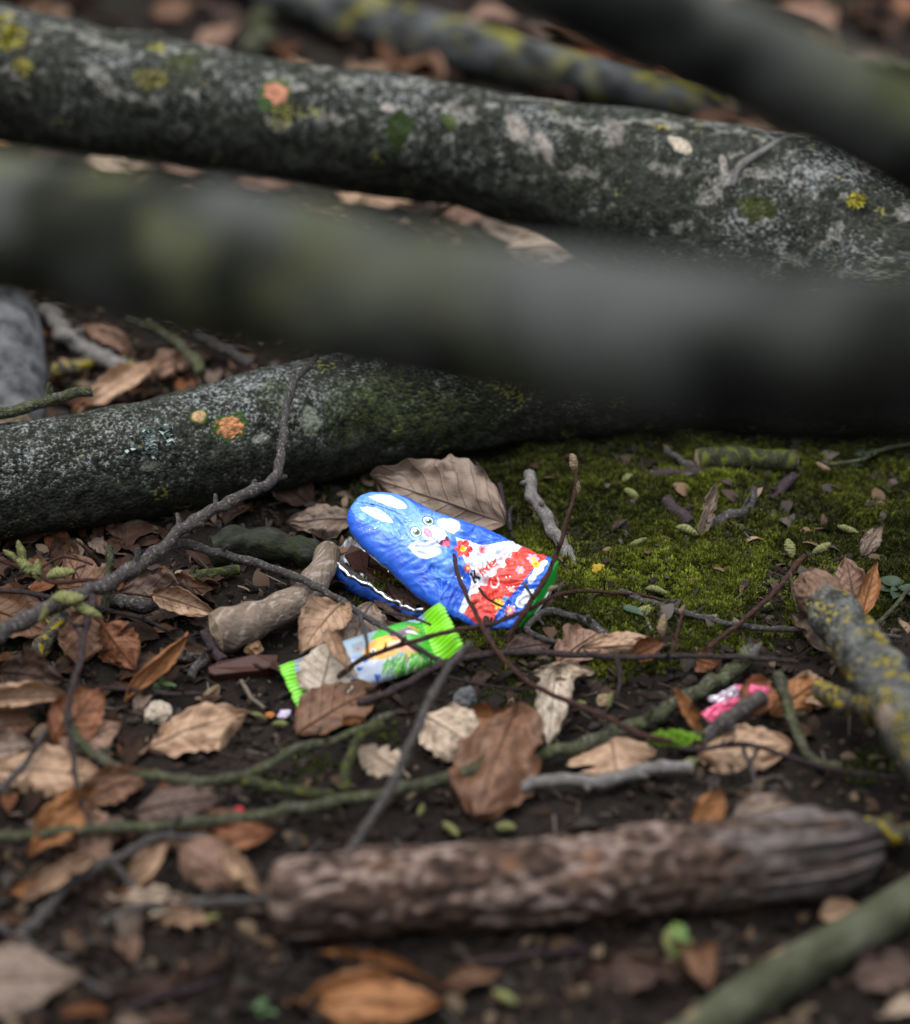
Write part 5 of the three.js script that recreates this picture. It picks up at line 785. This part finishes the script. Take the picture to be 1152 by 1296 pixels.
lump('bark_chip', 'tiny orange bark chip left of the lilac petal', 'bark chip', 342, 905, 2, [2.6, 1.4, 2], flat(0.45, 0.17, 0.05), 3.1);
lump('stone', 'small dark grey stone below the green wrapper', 'stone', 588, 884, 5, [7, 5.5, 6], flat(0.10, 0.10, 0.105), 4.4);
lump('foil_crumb', 'tiny red crumb of foil behind the long olive branch', 'foil', 303, 1026, 8, [2.8, 1.8, 2.4], flat(0.36, 0.03, 0.045, 0.5), 5.2);
{ // a bright cushion of moss on the stick
  const o = P(852, 938, 12 / 1000), gs = []; for (let i = 0; i < 170; i++) { const q = tuftGeo.clone(), s = rr(0.0016, 0.003), a = rr(0, 6.28), r = Math.sqrt(rnd()); q.scale(s, s, s); q.rotateX(rr(-0.7, 0.7)); q.rotateZ(rr(-0.7, 0.7)); q.translate(Math.cos(a) * r * 0.012, 0.004 * (1 - r * r), Math.sin(a) * r * 0.0045); gs.push(q); }
  const m = mesh('moss_tuft', mergeGeometries(gs), new THREE.MeshPhysicalMaterial({ color: new THREE.Color().setRGB(0.26, 0.46, 0.05), roughness: 0.7, specularIntensity: 0.3, side: THREE.DoubleSide })); m.position.copy(o); tag(m, 'bright green moss tuft on the stick before the pink foil', 'moss');
}
lump('lichen_tuft', 'golden lichen crumb on the moss right of the wrapper corner', 'lichen', 757, 721, 5, [5, 3, 4], flat(0.34, 0.24, 0.03), 7.4);
lump('stone', 'brown crumb of stone by the end of the pale curved branch', 'stone', 322, 821, 4, [5, 4, 5], flat(0.25, 0.15, 0.08), 8.2);
lump('bud_husk', 'pale round bud husk in front of the curled ringed leaf', 'bud husk', 765, 888, 4, [4.2, 3.4, 4.2], budMat, 9.5);
// green seedlings
function seedling(label, px, py, n, s, c) {
  const p = P(px, py, 0), t = thing('seedling', label, 'plant', p), m = new THREE.MeshStandardMaterial({ color: new THREE.Color().setRGB(...c), roughness: 0.6, side: THREE.DoubleSide });
  for (let i = 0; i < n; i++) {
    const a = i * 2.4 + px, r = s * rr(0.5, 1.3), base = V(0, s * rr(0.2, 0.9), 0), d = V(Math.cos(a), rr(0.1, 0.6), Math.sin(a)).normalize(), sd = V(-Math.sin(a), 0.2, Math.cos(a));
    const g = gridGeo(8, 4, (u, v) => [base.clone().addScaledVector(d, r * u).addScaledVector(sd, (v - 0.5) * r * 0.55 * Math.sin(Math.PI * Math.pow(clamp(u, 0.01, 0.99), 0.8))).add(V(0, -r * 0.3 * u * u + Math.abs(v - 0.5) * r * 0.15, 0)), u, v]); mesh('leaf', g, m, t);
  }
  const st = centreLine([V(0, -0.002, 0), V(s * 0.1, s * 0.4, 0), V(0, s * 0.9, 0)], [0.0006, 0.0006, 0.0004], s / 6); mesh('stem', sweep(st, { rs: 5 }), m, t);
}
seedling('small dark green lobed leaf plant on the moss below the grey twig', 786, 786, 3, 0.013, [0.03, 0.06, 0.035]);
seedling('tiny dark green sprout just below the lobed leaf plant', 806, 800, 3, 0.009, [0.025, 0.05, 0.03]);
seedling('green weed with narrow leaves at the right edge', 1135, 760, 11, 0.012, [0.022, 0.042, 0.016]);
seedling('blurred weed at the right edge near the dark shade', 1095, 590, 8, 0.009, [0.018, 0.034, 0.014]);
seedling('bright green sprout at the bottom below the brown log', 862, 1215, 5, 0.011, [0.09, 0.15, 0.03]);
seedling('faint green sprout near the bottom edge', 335, 1285, 4, 0.007, [0.05, 0.10, 0.03]);
seedling('small green sprout in the gap above the tan leaf', 205, 880, 4, 0.009, [0.06, 0.11, 0.03]);

renderer.render(scene, camera);
